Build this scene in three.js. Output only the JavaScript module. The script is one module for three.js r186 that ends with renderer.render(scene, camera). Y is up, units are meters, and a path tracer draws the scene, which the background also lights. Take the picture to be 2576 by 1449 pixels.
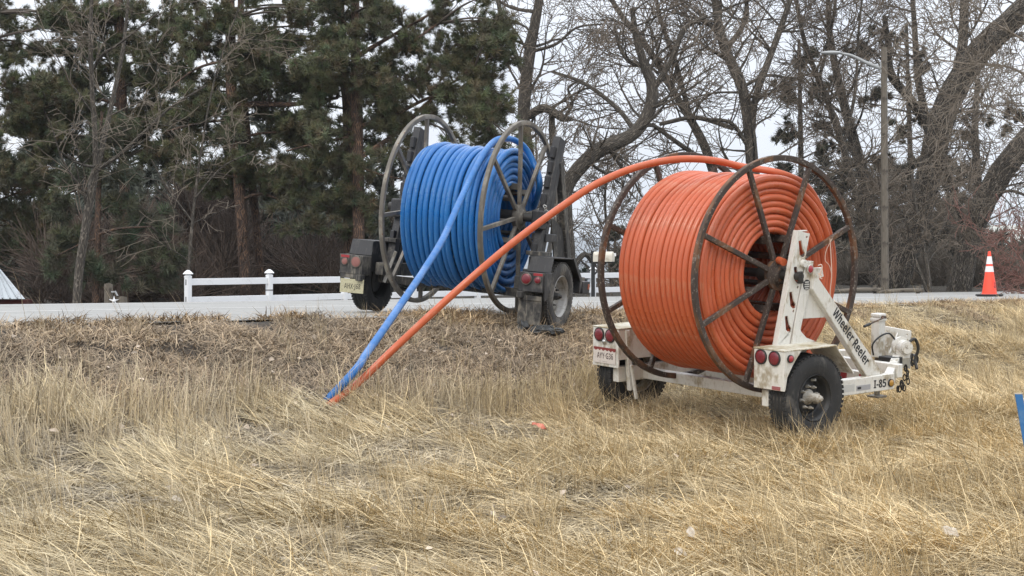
import * as THREE from 'three';
import { RoundedBoxGeometry } from 'three/addons/geometries/RoundedBoxGeometry.js';
import { mergeGeometries } from 'three/addons/utils/BufferGeometryUtils.js';
import { TextGeometry } from 'three/addons/geometries/TextGeometry.js';
import { FontLoader } from 'three/addons/loaders/FontLoader.js';

// ---------------------------------------------------------------- camera, sky, sun, exposure
const scene = new THREE.Scene();
const H = 1.45;                       // eye height above the ditch floor
const F = 5000;                       // focal length in pixels of a 2576 x 1449 picture
const camera = new THREE.PerspectiveCamera(2 * Math.atan(724.5 / F) * 180 / Math.PI, 1024 / 576, 0.1, 9000);
camera.position.set(0, H, 0);
camera.lookAt(0, H, -10);
camera.updateMatrixWorld();
const renderer = new THREE.WebGLRenderer();
renderer.toneMapping = THREE.LinearToneMapping;
renderer.toneMappingExposure = 1.0;
renderer.shadowMap.enabled = true;

const sun = new THREE.DirectionalLight(0xfff3e2, 1.2);
sun.position.set(-14, 34, 16);
sun.target.position.set(1, 0, -20);
sun.castShadow = true;
sun.shadow.radius = 42;
sun.shadow.mapSize.set(2048, 2048);
Object.assign(sun.shadow.camera, { left: -45, right: 45, top: 45, bottom: -45, near: 1, far: 140 });
scene.add(sun, sun.target);

function rng(seed) { let a = seed >>> 0; return () => { a = (a + 0x6d2b79f5) | 0; let t = Math.imul(a ^ (a >>> 15), 1 | a); t = (t + Math.imul(t ^ (t >>> 7), 61 | t)) ^ t; return ((t ^ (t >>> 14)) >>> 0) / 4294967296; }; }
const hash = (x, y, s) => { let h = Math.imul(x | 0, 374761393) ^ Math.imul(y | 0, 668265263) ^ Math.imul(s | 0, 2147483647 ^ 0x5bd1e995); h = Math.imul(h ^ (h >>> 13), 1274126177); return ((h ^ (h >>> 16)) >>> 0) / 4294967296; };
function vnoise(x, y, s = 0, per = 0) {
  const xi = Math.floor(x), yi = Math.floor(y), fx = x - xi, fy = y - yi;
  const w = (v) => per ? ((v % per) + per) % per : v;
  const u = fx * fx * (3 - 2 * fx), v = fy * fy * (3 - 2 * fy);
  const a = hash(w(xi), w(yi), s), b = hash(w(xi + 1), w(yi), s), c = hash(w(xi), w(yi + 1), s), d = hash(w(xi + 1), w(yi + 1), s);
  return a + (b - a) * u + (c - a) * v + (a - b - c + d) * u * v;
}
const fbm = (x, y, s = 0, o = 4, per = 0) => { let t = 0, a = 0.5, n = 0; for (let i = 0; i < o; i++) { t += a * vnoise(x, y, s + i * 17, per); n += a; x *= 2; y *= 2; per *= 2; a *= 0.5; } return t / n; };
const clamp = (x, a = 0, b = 1) => Math.min(b, Math.max(a, x));
const smooth = (a, b, x) => { const t = clamp((x - a) / (b - a)); return t * t * (3 - 2 * t); };
const lerp = (a, b, t) => a + (b - a) * t;

{ // an overcast sky: three times as bright overhead as at the horizon, with soft cloud structure
  const w = 512, h = 256, data = new Float32Array(w * h * 4);
  for (let j = 0; j < h; j++) for (let i = 0; i < w; i++) {
    const el = (j + 0.5) / h * Math.PI - Math.PI / 2, az = i / w * Math.PI * 2;
    const sn = Math.max(0, Math.sin(el));
    const cx = Math.cos(az) * Math.cos(el), cz = Math.sin(az) * Math.cos(el);
    const n = fbm(cx * 3.2 / (0.35 + sn) + 20, cz * 3.2 / (0.35 + sn) + 20, 5, 5) - 0.5;
    let L = 0.92 * (1 + 1.7 * sn) * (1 + 0.34 * n);
    if (el < 0) L = 0.3;
    const k = (j * w + i) * 4, blue = 0.045 + 0.06 * clamp(0.5 - n * 2);
    data[k] = L * (1 - blue * 0.9); data[k + 1] = L * (1 - blue * 0.3); data[k + 2] = L * (1 + blue * 0.75); data[k + 3] = 1;
  }
  const sky = new THREE.DataTexture(data, w, h, THREE.RGBAFormat, THREE.FloatType);
  sky.mapping = THREE.EquirectangularReflectionMapping; sky.magFilter = THREE.LinearFilter; sky.needsUpdate = true;
  scene.background = sky; scene.environment = sky;
}

// ---------------------------------------------------------------- helpers
const V = (x, y, z) => new THREE.Vector3(x, y, z);
const at = (u, v, d) => V((u - 1288) / F * d, H + (724.5 - v) / F * d, -d);   // a direction in the photograph and a distance along the ground
const taken = {};
function numbered(n) { const k = taken[n] = (taken[n] ?? -1) + 1; return k ? `${n}_${String(k).padStart(3, '0')}` : n; }
function tag(o, label, category, group, kind) { if (label) o.userData.label = label; if (category) o.userData.category = category; if (group) o.userData.group = group; if (kind) o.userData.kind = kind; return o; }
function shade(o) { o.castShadow = true; o.receiveShadow = true; return o; }
function thing(name, label, category, group) { const g = new THREE.Group(); g.name = numbered(name); scene.add(g); return tag(g, label, category, group); }
function lone(name, geo, mat, label, category, group, kind) { const m = shade(new THREE.Mesh(geo, mat)); m.name = numbered(name); scene.add(m); return tag(m, label, category, group, kind); }
function part(parent, name, geo, mat, label, kind) {
  const m = shade(new THREE.Mesh(Array.isArray(geo) ? join(geo) : geo, mat)); m.name = name; parent.add(m);
  if (label) m.userData.label = label; if (kind) m.userData.kind = kind; return m;
}
function join(list) {
  list = list.map((g) => { const n = g.index ? g.toNonIndexed() : g.clone(); for (const k of Object.keys(n.attributes)) if (!['position', 'normal', 'uv'].includes(k)) n.deleteAttribute(k); if (!n.attributes.uv) n.setAttribute('uv', new THREE.BufferAttribute(new Float32Array(n.attributes.position.count * 2), 2)); n.groups = []; return n; });
  return list.length === 1 ? list[0] : mergeGeometries(list);
}
function metreUV(g, s = 1) {          // uv in metres by the way each face points
  if (g.index) g = g.toNonIndexed();
  const p = g.attributes.position, uv = new Float32Array(p.count * 2), a = V(), b = V(), c = V();
  for (let i = 0; i < p.count; i += 3) {
    a.fromBufferAttribute(p, i); b.fromBufferAttribute(p, i + 1); c.fromBufferAttribute(p, i + 2);
    const n = b.clone().sub(a).cross(c.clone().sub(a)); const ax = Math.abs(n.x), ay = Math.abs(n.y), az = Math.abs(n.z);
    [a, b, c].forEach((q, k) => { const o = (i + k) * 2; if (ax >= ay && ax >= az) { uv[o] = q.z * s; uv[o + 1] = q.y * s; } else if (ay >= az) { uv[o] = q.x * s; uv[o + 1] = q.z * s; } else { uv[o] = q.x * s; uv[o + 1] = q.y * s; } });
  }
  g.setAttribute('uv', new THREE.BufferAttribute(uv, 2)); return g;
}
const bx = (x0, x1, y0, y1, z0, z1, r = 0.006) => { const w = Math.abs(x1 - x0), h = Math.abs(y1 - y0), d = Math.abs(z1 - z0); const g = new RoundedBoxGeometry(w, h, d, 2, Math.min(r, w / 2.2, h / 2.2, d / 2.2)); g.translate((x0 + x1) / 2, (y0 + y1) / 2, (z0 + z1) / 2); return metreUV(g); };
function along(g, p, q, hint = V(0, 1, 0)) {          // g runs along +z from 0 to 1 length units already scaled
  const z = q.clone().sub(p).normalize(), x = hint.clone().cross(z); if (x.lengthSq() < 1e-6) x.set(1, 0, 0); x.normalize(); const y = z.clone().cross(x);
  return g.applyMatrix4(new THREE.Matrix4().makeBasis(x, y, z).setPosition(p.clone().add(q).multiplyScalar(0.5)));
}
const bar = (p, q, w, h, hint, r = 0.006) => along(metreUV(new RoundedBoxGeometry(w, h, p.distanceTo(q), 2, Math.min(r, w / 2.2, h / 2.2))), p, q, hint);
const rod = (p, q, r, n = 12, r2 = r) => { const g = new THREE.CylinderGeometry(r2, r, p.distanceTo(q), n); g.rotateX(Math.PI / 2); return along(g, p, q); };
const plateX = (x, th, pts, holes = [], bev = 0.003) => { const s = new THREE.Shape(pts.map(([z, y]) => new THREE.Vector2(-z, y))); for (const h of holes) s.holes.push(new THREE.Path(h.map(([z, y]) => new THREE.Vector2(-z, y)))); const g = new THREE.ExtrudeGeometry(s, { depth: th, bevelEnabled: bev > 0, bevelSize: bev, bevelThickness: bev, bevelSegments: 1, curveSegments: 8 }); g.rotateY(Math.PI / 2); g.translate(x, 0, 0); return metreUV(g); };
const plateZ = (z, th, pts, holes = [], bev = 0.003) => { const s = new THREE.Shape(pts.map(([x, y]) => new THREE.Vector2(x, y))); for (const h of holes) s.holes.push(new THREE.Path(h.map(([x, y]) => new THREE.Vector2(x, y)))); const g = new THREE.ExtrudeGeometry(s, { depth: th, bevelEnabled: bev > 0, bevelSize: bev, bevelThickness: bev, bevelSegments: 1 }); g.translate(0, 0, z); return metreUV(g); };
const circlePts = (cx, cy, r, n = 14) => Array.from({ length: n }, (_, i) => [cx + r * Math.cos(i / n * 2 * Math.PI), cy + r * Math.sin(i / n * 2 * Math.PI)]);

class Soup {                           // collects tubes and ribbons into one indexed geometry
  constructor() { this.p = []; this.n = []; this.uv = []; this.i = []; this.c = null; }
  tube(pts, rad, sides = 6, bump = 0, seed = 1, vscale = 1) {
    const N = pts.length, base = this.p.length / 3; let ref = V(0.31, 0.11, 0.94), len = 0;
    const t = V(), x = V(), y = V();
    for (let i = 0; i < N; i++) {
      t.copy(pts[Math.min(N - 1, i + 1)]).sub(pts[Math.max(0, i - 1)]).normalize();
      x.copy(ref).addScaledVector(t, -ref.dot(t)); if (x.lengthSq() < 1e-8) x.set(1, 0, 0).addScaledVector(t, -t.x); x.normalize(); y.crossVectors(t, x); ref.copy(x);
      if (i) len += pts[i].distanceTo(pts[i - 1]);
      for (let k = 0; k <= sides; k++) {
        const a = k / sides * Math.PI * 2, c = Math.cos(a), s = Math.sin(a); let r = rad[i];
        if (bump) { const kk = k % sides; r *= 1 + bump * ((vnoise(kk * 1.7 + seed, len * 2.2 / Math.max(0.4, 1), seed, 0) - 0.5) * 1.4 + (vnoise(kk * 0.7, len * 0.9 + seed, seed + 3) - 0.5)); }
        const nx = x.x * c + y.x * s, ny = x.y * c + y.y * s, nz = x.z * c + y.z * s;
        this.p.push(pts[i].x + nx * r, pts[i].y + ny * r, pts[i].z + nz * r); this.n.push(nx, ny, nz); this.uv.push(k / sides * 2 * Math.PI * Math.max(0.03, rad[0]), len * vscale);
      }
    }
    for (let i = 0; i < N - 1; i++) for (let k = 0; k < sides; k++) { const a = base + i * (sides + 1) + k, b = a + sides + 1; this.i.push(a, a + 1, b, b, a + 1, b + 1); }
    return this;
  }
  geo() { const g = new THREE.BufferGeometry(); g.setAttribute('position', new THREE.Float32BufferAttribute(this.p, 3)); g.setAttribute('normal', new THREE.Float32BufferAttribute(this.n, 3)); g.setAttribute('uv', new THREE.Float32BufferAttribute(this.uv, 2)); if (this.c) g.setAttribute('color', new THREE.Float32BufferAttribute(this.c, 3)); g.setIndex(this.i); return g; }
}
function curvePts(list, n) { return new THREE.CatmullRomCurve3(list, false, 'centripetal').getPoints(n); }

// ---------------------------------------------------------------- textures
function tex(size, f, srgb = true) {
  const d = new Uint8Array(size * size * 4);
  for (let j = 0; j < size; j++) for (let i = 0; i < size; i++) { const c = f(i / size, j / size), k = (j * size + i) * 4; d[k] = clamp(c[0]) * 255; d[k + 1] = clamp(c[1]) * 255; d[k + 2] = clamp(c[2]) * 255; d[k + 3] = 255; }
  const t = new THREE.DataTexture(d, size, size); t.wrapS = t.wrapT = THREE.RepeatWrapping; t.magFilter = THREE.LinearFilter; if (srgb) t.colorSpace = THREE.SRGBColorSpace; t.needsUpdate = true; return t;
}
const grey = (f) => (u, v) => { const x = f(u, v); return [x, x, x]; };
function rep(t, s) { const c = t.clone(); c.repeat.set(s, s); c.needsUpdate = true; return c; }
const sr = (c) => c <= 0.0031308 ? c * 12.92 : 1.055 * Math.pow(c, 1 / 2.4) - 0.055;
const L3 = (r, g, b) => [sr(r), sr(g), sr(b)];
const mixc = (a, b, t) => a.map((x, i) => x + (b[i] - x) * t);
const noiseTex = tex(256, grey((u, v) => fbm(u * 8, v * 8, 3, 5, 8)), false);
const grainTex = tex(256, grey((u, v) => 0.6 * hash(u * 256, v * 256, 9) + 0.4 * fbm(u * 32, v * 32, 8, 3, 32)), false);

const std = (o) => new THREE.MeshStandardMaterial(o);
const lin = (r, g, b) => new THREE.Color().setRGB(r, g, b);
// paint with grime: spots and runs that have an outline of their own
function grimy(base, dirt, amount, seed, speck = 0.12) {
  return tex(320, (u, v) => {
    const a = fbm(u * 6, v * 6, seed, 5, 6), b = fbm(u * 40, v * 26, seed + 40, 3, 40), r = fbm(u * 60, v * 5, seed + 80, 3, 60);
    let t = smooth(0.62 - amount * 0.3, 0.8, a * 0.72 + b * 0.28) * 0.9 + smooth(0.64, 0.8, r) * amount * 0.6;
    if (hash(u * 320, v * 320, seed) < speck * 0.1) t += 0.35;
    t += (b - 0.5) * 0.16;
    return mixc(base, dirt, clamp(t));
  });
}
const M = {};
M.white = std({ map: grimy(L3(0.66, 0.65, 0.6), L3(0.33, 0.28, 0.2), 0.32, 11), roughness: 0.5, roughnessMap: noiseTex, bumpMap: grainTex, bumpScale: 0.0006 });
M.whiteTop = std({ map: grimy(L3(0.58, 0.56, 0.48), L3(0.27, 0.21, 0.11), 0.85, 21, 0.3), roughness: 0.7 });
M.black = std({ map: grimy(L3(0.022, 0.022, 0.024), L3(0.13, 0.12, 0.105), 0.45, 31), roughness: 0.55 });
M.dusty = std({ map: grimy(L3(0.035, 0.034, 0.033), L3(0.2, 0.18, 0.145), 0.85, 41), roughness: 0.85 });
M.rust = std({ map: tex(512, (u, v) => { const a = fbm(u * 7, v * 7, 51, 5, 7), b = fbm(u * 50, v * 50, 52, 3, 50); return mixc(mixc(L3(0.06, 0.045, 0.036), L3(0.15, 0.075, 0.038), smooth(0.42, 0.7, a)), L3(0.22, 0.19, 0.16), smooth(0.6, 0.82, b)); }), roughness: 0.72, metalness: 0.25, bumpMap: grainTex, bumpScale: 0.001 });
M.greySteel = std({ map: tex(512, (u, v) => { const a = fbm(u * 7, v * 7, 61, 5, 7), b = fbm(u * 60, v * 60, 62, 3, 60); return mixc(mixc(L3(0.14, 0.125, 0.105), L3(0.26, 0.24, 0.2), smooth(0.4, 0.65, a)), L3(0.16, 0.075, 0.04), smooth(0.62, 0.78, b * 0.6 + a * 0.4)); }), roughness: 0.66, metalness: 0.3, bumpMap: grainTex, bumpScale: 0.001 });
M.orange = std({ map: tex(512, (u, v) => { const a = fbm(u * 5, v * 5, 71, 5, 5), b = fbm(u * 70, v * 16, 72, 3, 70); return mixc(mixc(L3(0.57, 0.118, 0.04), L3(0.43, 0.092, 0.036), a), L3(0.47, 0.2, 0.12), smooth(0.6, 0.85, b) * 0.5); }), roughness: 0.8, roughnessMap: noiseTex, bumpMap: grainTex, bumpScale: 0.0006 });
M.blue = std({ map: tex(512, (u, v) => { const a = fbm(u * 5, v * 5, 81, 5, 5), b = fbm(u * 70, v * 16, 82, 3, 70); return mixc(mixc(L3(0.014, 0.15, 0.43), L3(0.01, 0.108, 0.33), a), L3(0.1, 0.23, 0.4), smooth(0.6, 0.85, b) * 0.55); }), roughness: 0.75, roughnessMap: noiseTex, bumpMap: grainTex, bumpScale: 0.0006 });
M.rubber = std({ map: grimy(L3(0.022, 0.022, 0.022), L3(0.12, 0.11, 0.095), 0.4, 91), roughness: 0.85, bumpMap: grainTex, bumpScale: 0.002 });
M.dustyRubber = std({ map: grimy(L3(0.04, 0.038, 0.036), L3(0.17, 0.155, 0.13), 0.75, 92), roughness: 0.9 });
M.rimBlack = std({ color: lin(0.018, 0.018, 0.018), roughness: 0.5 });
M.rimGrey = std({ map: grimy(L3(0.36, 0.35, 0.33), L3(0.16, 0.14, 0.11), 0.5, 95), roughness: 0.5, metalness: 0.2 });
M.hubWhite = std({ map: grimy(L3(0.46, 0.44, 0.39), L3(0.2, 0.16, 0.11), 0.6, 96), roughness: 0.6 });
M.steel = std({ color: lin(0.5, 0.5, 0.48), roughness: 0.4, metalness: 0.9 });
M.darkSteel = std({ color: lin(0.05, 0.048, 0.045), roughness: 0.55, metalness: 0.5 });
M.lens = new THREE.MeshPhysicalMaterial({ color: lin(0.17, 0.012, 0.022), roughness: 0.22, clearcoat: 0.6, clearcoatRoughness: 0.15, bumpMap: rep(grainTex, 2), bumpScale: 0.001 });
M.lensDusty = std({ color: lin(0.24, 0.1, 0.085), roughness: 0.7, bumpMap: grainTex, bumpScale: 0.001 });
M.lensRed = new THREE.MeshPhysicalMaterial({ color: lin(0.34, 0.03, 0.04), roughness: 0.3, clearcoat: 0.5 });
M.amber = new THREE.MeshPhysicalMaterial({ color: lin(0.4, 0.21, 0.03), roughness: 0.35, clearcoat: 0.5 });
M.redTape = std({ color: lin(0.3, 0.02, 0.025), roughness: 0.4 });
M.silverTape = std({ color: lin(0.5, 0.5, 0.47), roughness: 0.35 });
M.ink = std({ color: lin(0.015, 0.015, 0.017), roughness: 0.5 });
M.rope = std({ color: lin(0.62, 0.45, 0.36), roughness: 0.9 });
M.vinyl = std({ map: grimy(L3(0.8, 0.81, 0.82), L3(0.6, 0.6, 0.58), 0.12, 99), roughness: 0.4 });
M.coneOrange = std({ color: lin(0.86, 0.075, 0.035), roughness: 0.5, bumpMap: grainTex, bumpScale: 0.0008 });
M.coneWhite = std({ color: lin(0.76, 0.74, 0.73), roughness: 0.4 });
M.wood = std({ map: tex(256, (u, v) => { const g = fbm(u * 40, v * 4, 101, 4, 40), a = fbm(u * 6, v * 6, 102, 4, 6); return mixc(mixc(L3(0.1, 0.085, 0.066), L3(0.19, 0.165, 0.132), g), L3(0.06, 0.05, 0.04), smooth(0.58, 0.8, a)); }), roughness: 0.9, bumpMap: noiseTex, bumpScale: 0.003 });
M.galv = std({ color: lin(0.36, 0.37, 0.37), roughness: 0.7, metalness: 0.15 });
function bark(c1, c2, c3, seed) { return tex(512, (u, v) => { const w = fbm(u * 6, v * 5, seed, 3, 6) * 1.1; const f = Math.abs(((u * 16 + w * 3.2) % 1) - 0.5) * 2; const b = fbm(u * 24, v * 14, seed + 5, 4, 24); const t = clamp(f * 0.75 + (b - 0.5) * 0.9); return mixc(mixc(c1, c2, smooth(0.15, 0.75, t)), c3, smooth(0.62, 0.85, b)); }); }
function barkBump(seed) { return tex(512, grey((u, v) => { const w = fbm(u * 6, v * 5, seed, 3, 6) * 1.1; const f = Math.abs(((u * 16 + w * 3.2) % 1) - 0.5) * 2; const b = fbm(u * 24, v * 14, seed + 5, 4, 24); return clamp(f * 0.8 + (b - 0.5) * 0.9); }), false); }
M.pineBark = std({ map: bark(L3(0.06, 0.042, 0.034), L3(0.175, 0.108, 0.072), L3(0.25, 0.145, 0.09), 111), bumpMap: barkBump(111), bumpScale: 0.02, roughness: 0.95 });
M.greyBark = std({ map: bark(L3(0.036, 0.03, 0.024), L3(0.2, 0.17, 0.135), L3(0.31, 0.27, 0.22), 121), bumpMap: barkBump(121), bumpScale: 0.05, roughness: 0.95 });
M.bareBark = std({ map: bark(L3(0.06, 0.052, 0.043), L3(0.155, 0.133, 0.108), L3(0.25, 0.22, 0.18), 131), bumpMap: barkBump(131), bumpScale: 0.02, roughness: 0.95 });
M.twig = std({ color: lin(0.165, 0.133, 0.102), roughness: 0.95 });
M.twigPale = std({ color: lin(0.2, 0.165, 0.127), roughness: 0.95 });
M.twigRed = std({ color: lin(0.24, 0.125, 0.1), roughness: 0.95 });
M.twigDark = std({ color: lin(0.085, 0.068, 0.054), roughness: 0.95 });
M.needle = std({ color: lin(1, 1, 1), roughness: 0.8, side: THREE.DoubleSide });
M.straw = std({ color: lin(1, 1, 1), vertexColors: true, roughness: 0.8, side: THREE.DoubleSide });

// ---------------------------------------------------------------- the lie of the land (heights relative to the eye, then + H)
const AL = 38 * Math.PI / 180, RX = Math.sin(AL), RD = Math.cos(AL), X0 = -1.476, D0 = 20.5, ROADW = 11.6;
const roadS = (X, d) => (X - X0) * RX + (d - D0) * RD;              // metres along the road
const roadT = (X, d) => -(X - X0) * RD + (d - D0) * RX;             // metres across it, 0 at the near edge
const roadPoint = (s, t) => [X0 + s * RX - t * RD, D0 + s * RD + t * RX];
const roadY = (s, t) => -0.302 + 0.004 * clamp(s, -80, 70) + 0.03 * smooth(0, 2, t) + H;
const prof = [[0, 0], [0.3, 0.04], [0.76, 0.155], [1.5, 0.42], [2.4, 0.72], [2.92, 0.87], [4, 0.985], [5.03, 1.045], [8, 1.12], [12, 1.15], [400, 1.15]];
function drop(e) { for (let i = 1; i < prof.length; i++) if (e < prof[i][0]) { const [a, b] = prof[i - 1], [c, f] = prof[i]; return lerp(b, f, (e - a) / (c - a)); } return 1.15; }
function groundY(X, d) {
  const s = roadS(X, d), t = roadT(X, d), n = (fbm(X * 0.5 + 50, d * 0.5 + 50, 201, 4) - 0.5), m = (fbm(X * 2 + 90, d * 2 + 50, 202, 3) - 0.5);
  const ry = roadY(s, clamp(t, 0, ROADW));
  if (t < 0) { const e = -t; return ry - drop(e) + n * 0.16 * smooth(0.6, 3, e) + m * 0.07 * smooth(0.1, 0.8, e) - 0.012; }
  if (t < ROADW) return ry - 0.012 - 0.1 * smooth(0, 0.5, t) * smooth(0, 0.5, ROADW - t);
  const e = t - ROADW, far = -0.8 + 0.02 * clamp(s, -15, 45) + H, k = smooth(0, 5, e);
  return lerp(ry - 0.012, far, k) + n * 0.25 * k + 0.004 * clamp(e - 20, 0, 300);
}
function onGround(u, v, dmin = 8, dmax = 90) {                       // where a view ray meets the ground
  for (let d = dmin; d < dmax; d += 0.02) { const p = at(u, v, d); if (p.y <= groundY(p.x, d)) return p; }
  return at(u, v, dmax);
}
{ // one sheet from under the camera to the horizon
  const axis = (a, b, step, far) => { const o = []; for (let x = a; x <= b + 1e-6; x += step) o.push(x); let st = step * 2, x = a; const lo = []; while (x > -far) { x -= st; st *= 1.35; lo.unshift(x); } st = step * 2; x = b; const hi = []; while (x < far) { x += st; st *= 1.35; hi.push(x); } return [...lo, ...o, ...hi]; };
  const xs = axis(-14, 20, 0.2, 6000), ds = axis(6, 66, 0.2, 6500), p = [], uv = [], col = [], idx = [];
  for (const d of ds) for (const x of xs) {
    p.push(x, groundY(x, d), -d); uv.push(x / 2.4, d / 2.4);
    const t = roadT(x, d), e = -t, n = fbm(x * 0.8 + 30, d * 0.8 + 30, 203, 4), n2 = fbm(x * 0.25 + 10, d * 0.25 + 70, 205, 3);
    const straw = [0.3, 0.225, 0.125], brown = [0.16, 0.12, 0.082], grit = [0.3, 0.285, 0.255];
    let c = mixc(brown, straw, smooth(1.6, 3.4, e + (n - 0.5) * 1.6) * (0.55 + 0.45 * n2));
    c = mixc(c, grit, smooth(0.32, 0.0, e + (n - 0.5) * 0.5));
    if (t > ROADW) c = mixc([0.1, 0.085, 0.06], [0.16, 0.125, 0.08], n);
    col.push(...c);
  }
  const w = xs.length;
  for (let j = 0; j < ds.length - 1; j++) for (let i = 0; i < w - 1; i++) { const a = j * w + i; idx.push(a, a + 1, a + w, a + w, a + 1, a + w + 1); }
  const g = new THREE.BufferGeometry(); g.setAttribute('position', new THREE.Float32BufferAttribute(p, 3)); g.setAttribute('uv', new THREE.Float32BufferAttribute(uv, 2)); g.setAttribute('color', new THREE.Float32BufferAttribute(col, 3)); g.setIndex(idx); g.computeVertexNormals();
  const cv = document.createElement('canvas'); cv.width = cv.height = 1024; const c = cv.getContext('2d'), r = rng(7);
  c.fillStyle = '#8f8f8f'; c.fillRect(0, 0, 1024, 1024);
  for (let i = 0; i < 16000; i++) { const x = r() * 1024, y = r() * 1024, a = (r() - 0.5) * 2.4 + 0.4, l = 8 + r() * 46, b = 70 + r() * 185 | 0; c.strokeStyle = `rgba(${b},${b},${b},0.75)`; c.lineWidth = 0.8 + r() * 1.5; for (const ox of [0, -1024, 1024]) for (const oy of [0]) { c.beginPath(); c.moveTo(x + ox, y + oy); c.quadraticCurveTo(x + ox + Math.cos(a) * l * 0.5 + (r() - 0.5) * 6, y + oy + Math.sin(a) * l * 0.5, x + ox + Math.cos(a) * l, y + oy + Math.sin(a) * l); c.stroke(); } }
  const t = new THREE.CanvasTexture(cv); t.wrapS = t.wrapT = THREE.RepeatWrapping; t.colorSpace = THREE.SRGBColorSpace;
  const bump = new THREE.CanvasTexture(cv); bump.wrapS = bump.wrapT = THREE.RepeatWrapping;
  lone('ground', g, std({ map: t, vertexColors: true, bumpMap: bump, bumpScale: 0.02, roughness: 1 }), 'dry grass verge falling from the road into the ditch', 'ground', null, 'structure');
}
{ // the road: pale worn concrete, a white line on it
  const strip = (t0, t1, s0, s1, lift, ds, dt, ragged) => {
    const p = [], uv = [], idx = [], ns = Math.round((s1 - s0) / ds), nt = Math.max(1, Math.round((t1 - t0) / dt));
    for (let i = 0; i <= ns; i++) for (let j = 0; j <= nt; j++) { const s = lerp(s0, s1, i / ns); let t = lerp(t0, t1, j / nt); if (ragged && j === 0) t += (fbm(s * 0.9 + 40, 3, 301, 4) - 0.5) * 0.5; const [x, d] = roadPoint(s, t); p.push(x, roadY(s, clamp(t, 0, ROADW)) + lift, -d); uv.push(s / 4, t / 4); }
    for (let i = 0; i < ns; i++) for (let j = 0; j < nt; j++) { const a = i * (nt + 1) + j, b = a + nt + 1; idx.push(a, b, a + 1, b, b + 1, a + 1); }
    const g = new THREE.BufferGeometry(); g.setAttribute('position', new THREE.Float32BufferAttribute(p, 3)); g.setAttribute('uv', new THREE.Float32BufferAttribute(uv, 2)); g.setIndex(idx); g.computeVertexNormals();
    return g;
  };
  const map = tex(512, (u, v) => { const a = fbm(u * 4, v * 4, 311, 5, 4), b = fbm(u * 120, v * 120, 312, 2, 120), tr = fbm(u * 3, v * 24, 313, 3, 3); let c = mixc(L3(0.245, 0.24, 0.225), L3(0.355, 0.35, 0.33), a * 0.6 + tr * 0.4); c = mixc(c, L3(0.16, 0.155, 0.145), smooth(0.66, 0.9, b) * 0.7); const cr = Math.abs(fbm(u * 5, v * 5, 315, 4, 5) - 0.5); return mixc(c, L3(0.16, 0.15, 0.14), smooth(0.006, 0.001, cr) * 0.7); });
  const road = lone('road', strip(-0.05, ROADW, -70, 130, 0, 0.5, 0.6, true), std({ map, roughness: 0.8, bumpMap: rep(grainTex, 8), bumpScale: 0.002 }), 'pale worn two-lane road running behind the trailers', 'road', null, 'structure');
  const worn = tex(256, (u, v) => { const b = fbm(u * 30, v * 30, 321, 3, 30); return mixc(L3(0.74, 0.73, 0.69), L3(0.42, 0.415, 0.39), smooth(0.55, 0.72, b)); });
  part(road, 'edge_line', strip(4.9, 5.04, -70, 130, 0.004, 1, 0.3), std({ map: rep(worn, 4), roughness: 0.7 }), 'worn white painted line along the road');
  part(road, 'edge_line', strip(10.2, 10.32, -70, 130, 0.004, 1, 0.3), std({ map: rep(worn, 4), roughness: 0.7 }), 'white painted line along the far edge of the road');
}
{ // far hills seen between the trunks
  const p = [], idx = [], n = 90, r = [2600, 3000, 3500, 4200];
  for (let j = 0; j < 4; j++) for (let i = 0; i <= n; i++) { const a = lerp(-0.55, 0.55, i / n), h = [-30, 40, 62 + 80 * fbm(i * 0.13 + 4, 2, 401, 4), -30][j] + (j === 1 ? 36 * fbm(i * 0.22, 9, 402, 4) : 0); p.push(Math.sin(a) * r[j], h, -Math.cos(a) * r[j]); }
  for (let j = 0; j < 3; j++) for (let i = 0; i < n; i++) { const a = j * (n + 1) + i; idx.push(a, a + 1, a + n + 1, a + n + 1, a + 1, a + n + 2); }
  const g = new THREE.BufferGeometry(); g.setAttribute('position', new THREE.Float32BufferAttribute(p, 3)); g.setIndex(idx); g.computeVertexNormals();
  lone('hills', g, std({ color: lin(0.13, 0.14, 0.15), roughness: 1 }), 'blue-grey hills far behind the bare trees', 'hills', null, 'structure');
}

// ---------------------------------------------------------------- trailers, reels and conduits
function frame(psi, roll, pitch) {
  let r = V(Math.sin(psi) * Math.cos(roll), Math.sin(roll), Math.cos(psi) * Math.cos(roll));
  let fw = V(0, 1, 0).cross(r).normalize(), u = r.clone().cross(fw);
  const c = Math.cos(pitch), s = Math.sin(pitch), f2 = fw.clone().multiplyScalar(c).addScaledVector(u, s), u2 = u.clone().multiplyScalar(c).addScaledVector(fw, -s);
  return new THREE.Matrix4().makeBasis(r, u2, f2.clone().negate());
}
const OC = V(1.9917, 0.1663 + H, -18.2293), OM = frame(0.6924, -0.0752, 0.06).setPosition(OC);   // orange reel: centre and axes (x right, y up, z rear)
const BC = V(-0.4597, 0.8415 + H, -22.25), BM = frame(1.1692, -0.093, 0).setPosition(BC);         // blue reel
const oW = (x, y, z) => V(x, y, z).applyMatrix4(OM), bW = (x, y, z) => V(x, y, z).applyMatrix4(BM);
function seated(name, label, category, mtx, base) {     // a group whose origin is the thing's base; geometry is given in reel axes
  const g = thing(name, label, category); const m = mtx.clone().multiply(new THREE.Matrix4().makeTranslation(...base));
  m.decompose(g.position, g.quaternion, g.scale); g.updateMatrix();
  g.put = (parent, n, geo, mat, lab, kind) => { const q = Array.isArray(geo) ? join(geo) : geo; q.translate(-base[0], -base[1], -base[2]); return part(parent, n, q, mat, lab, kind); };
  return g;
}
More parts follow.
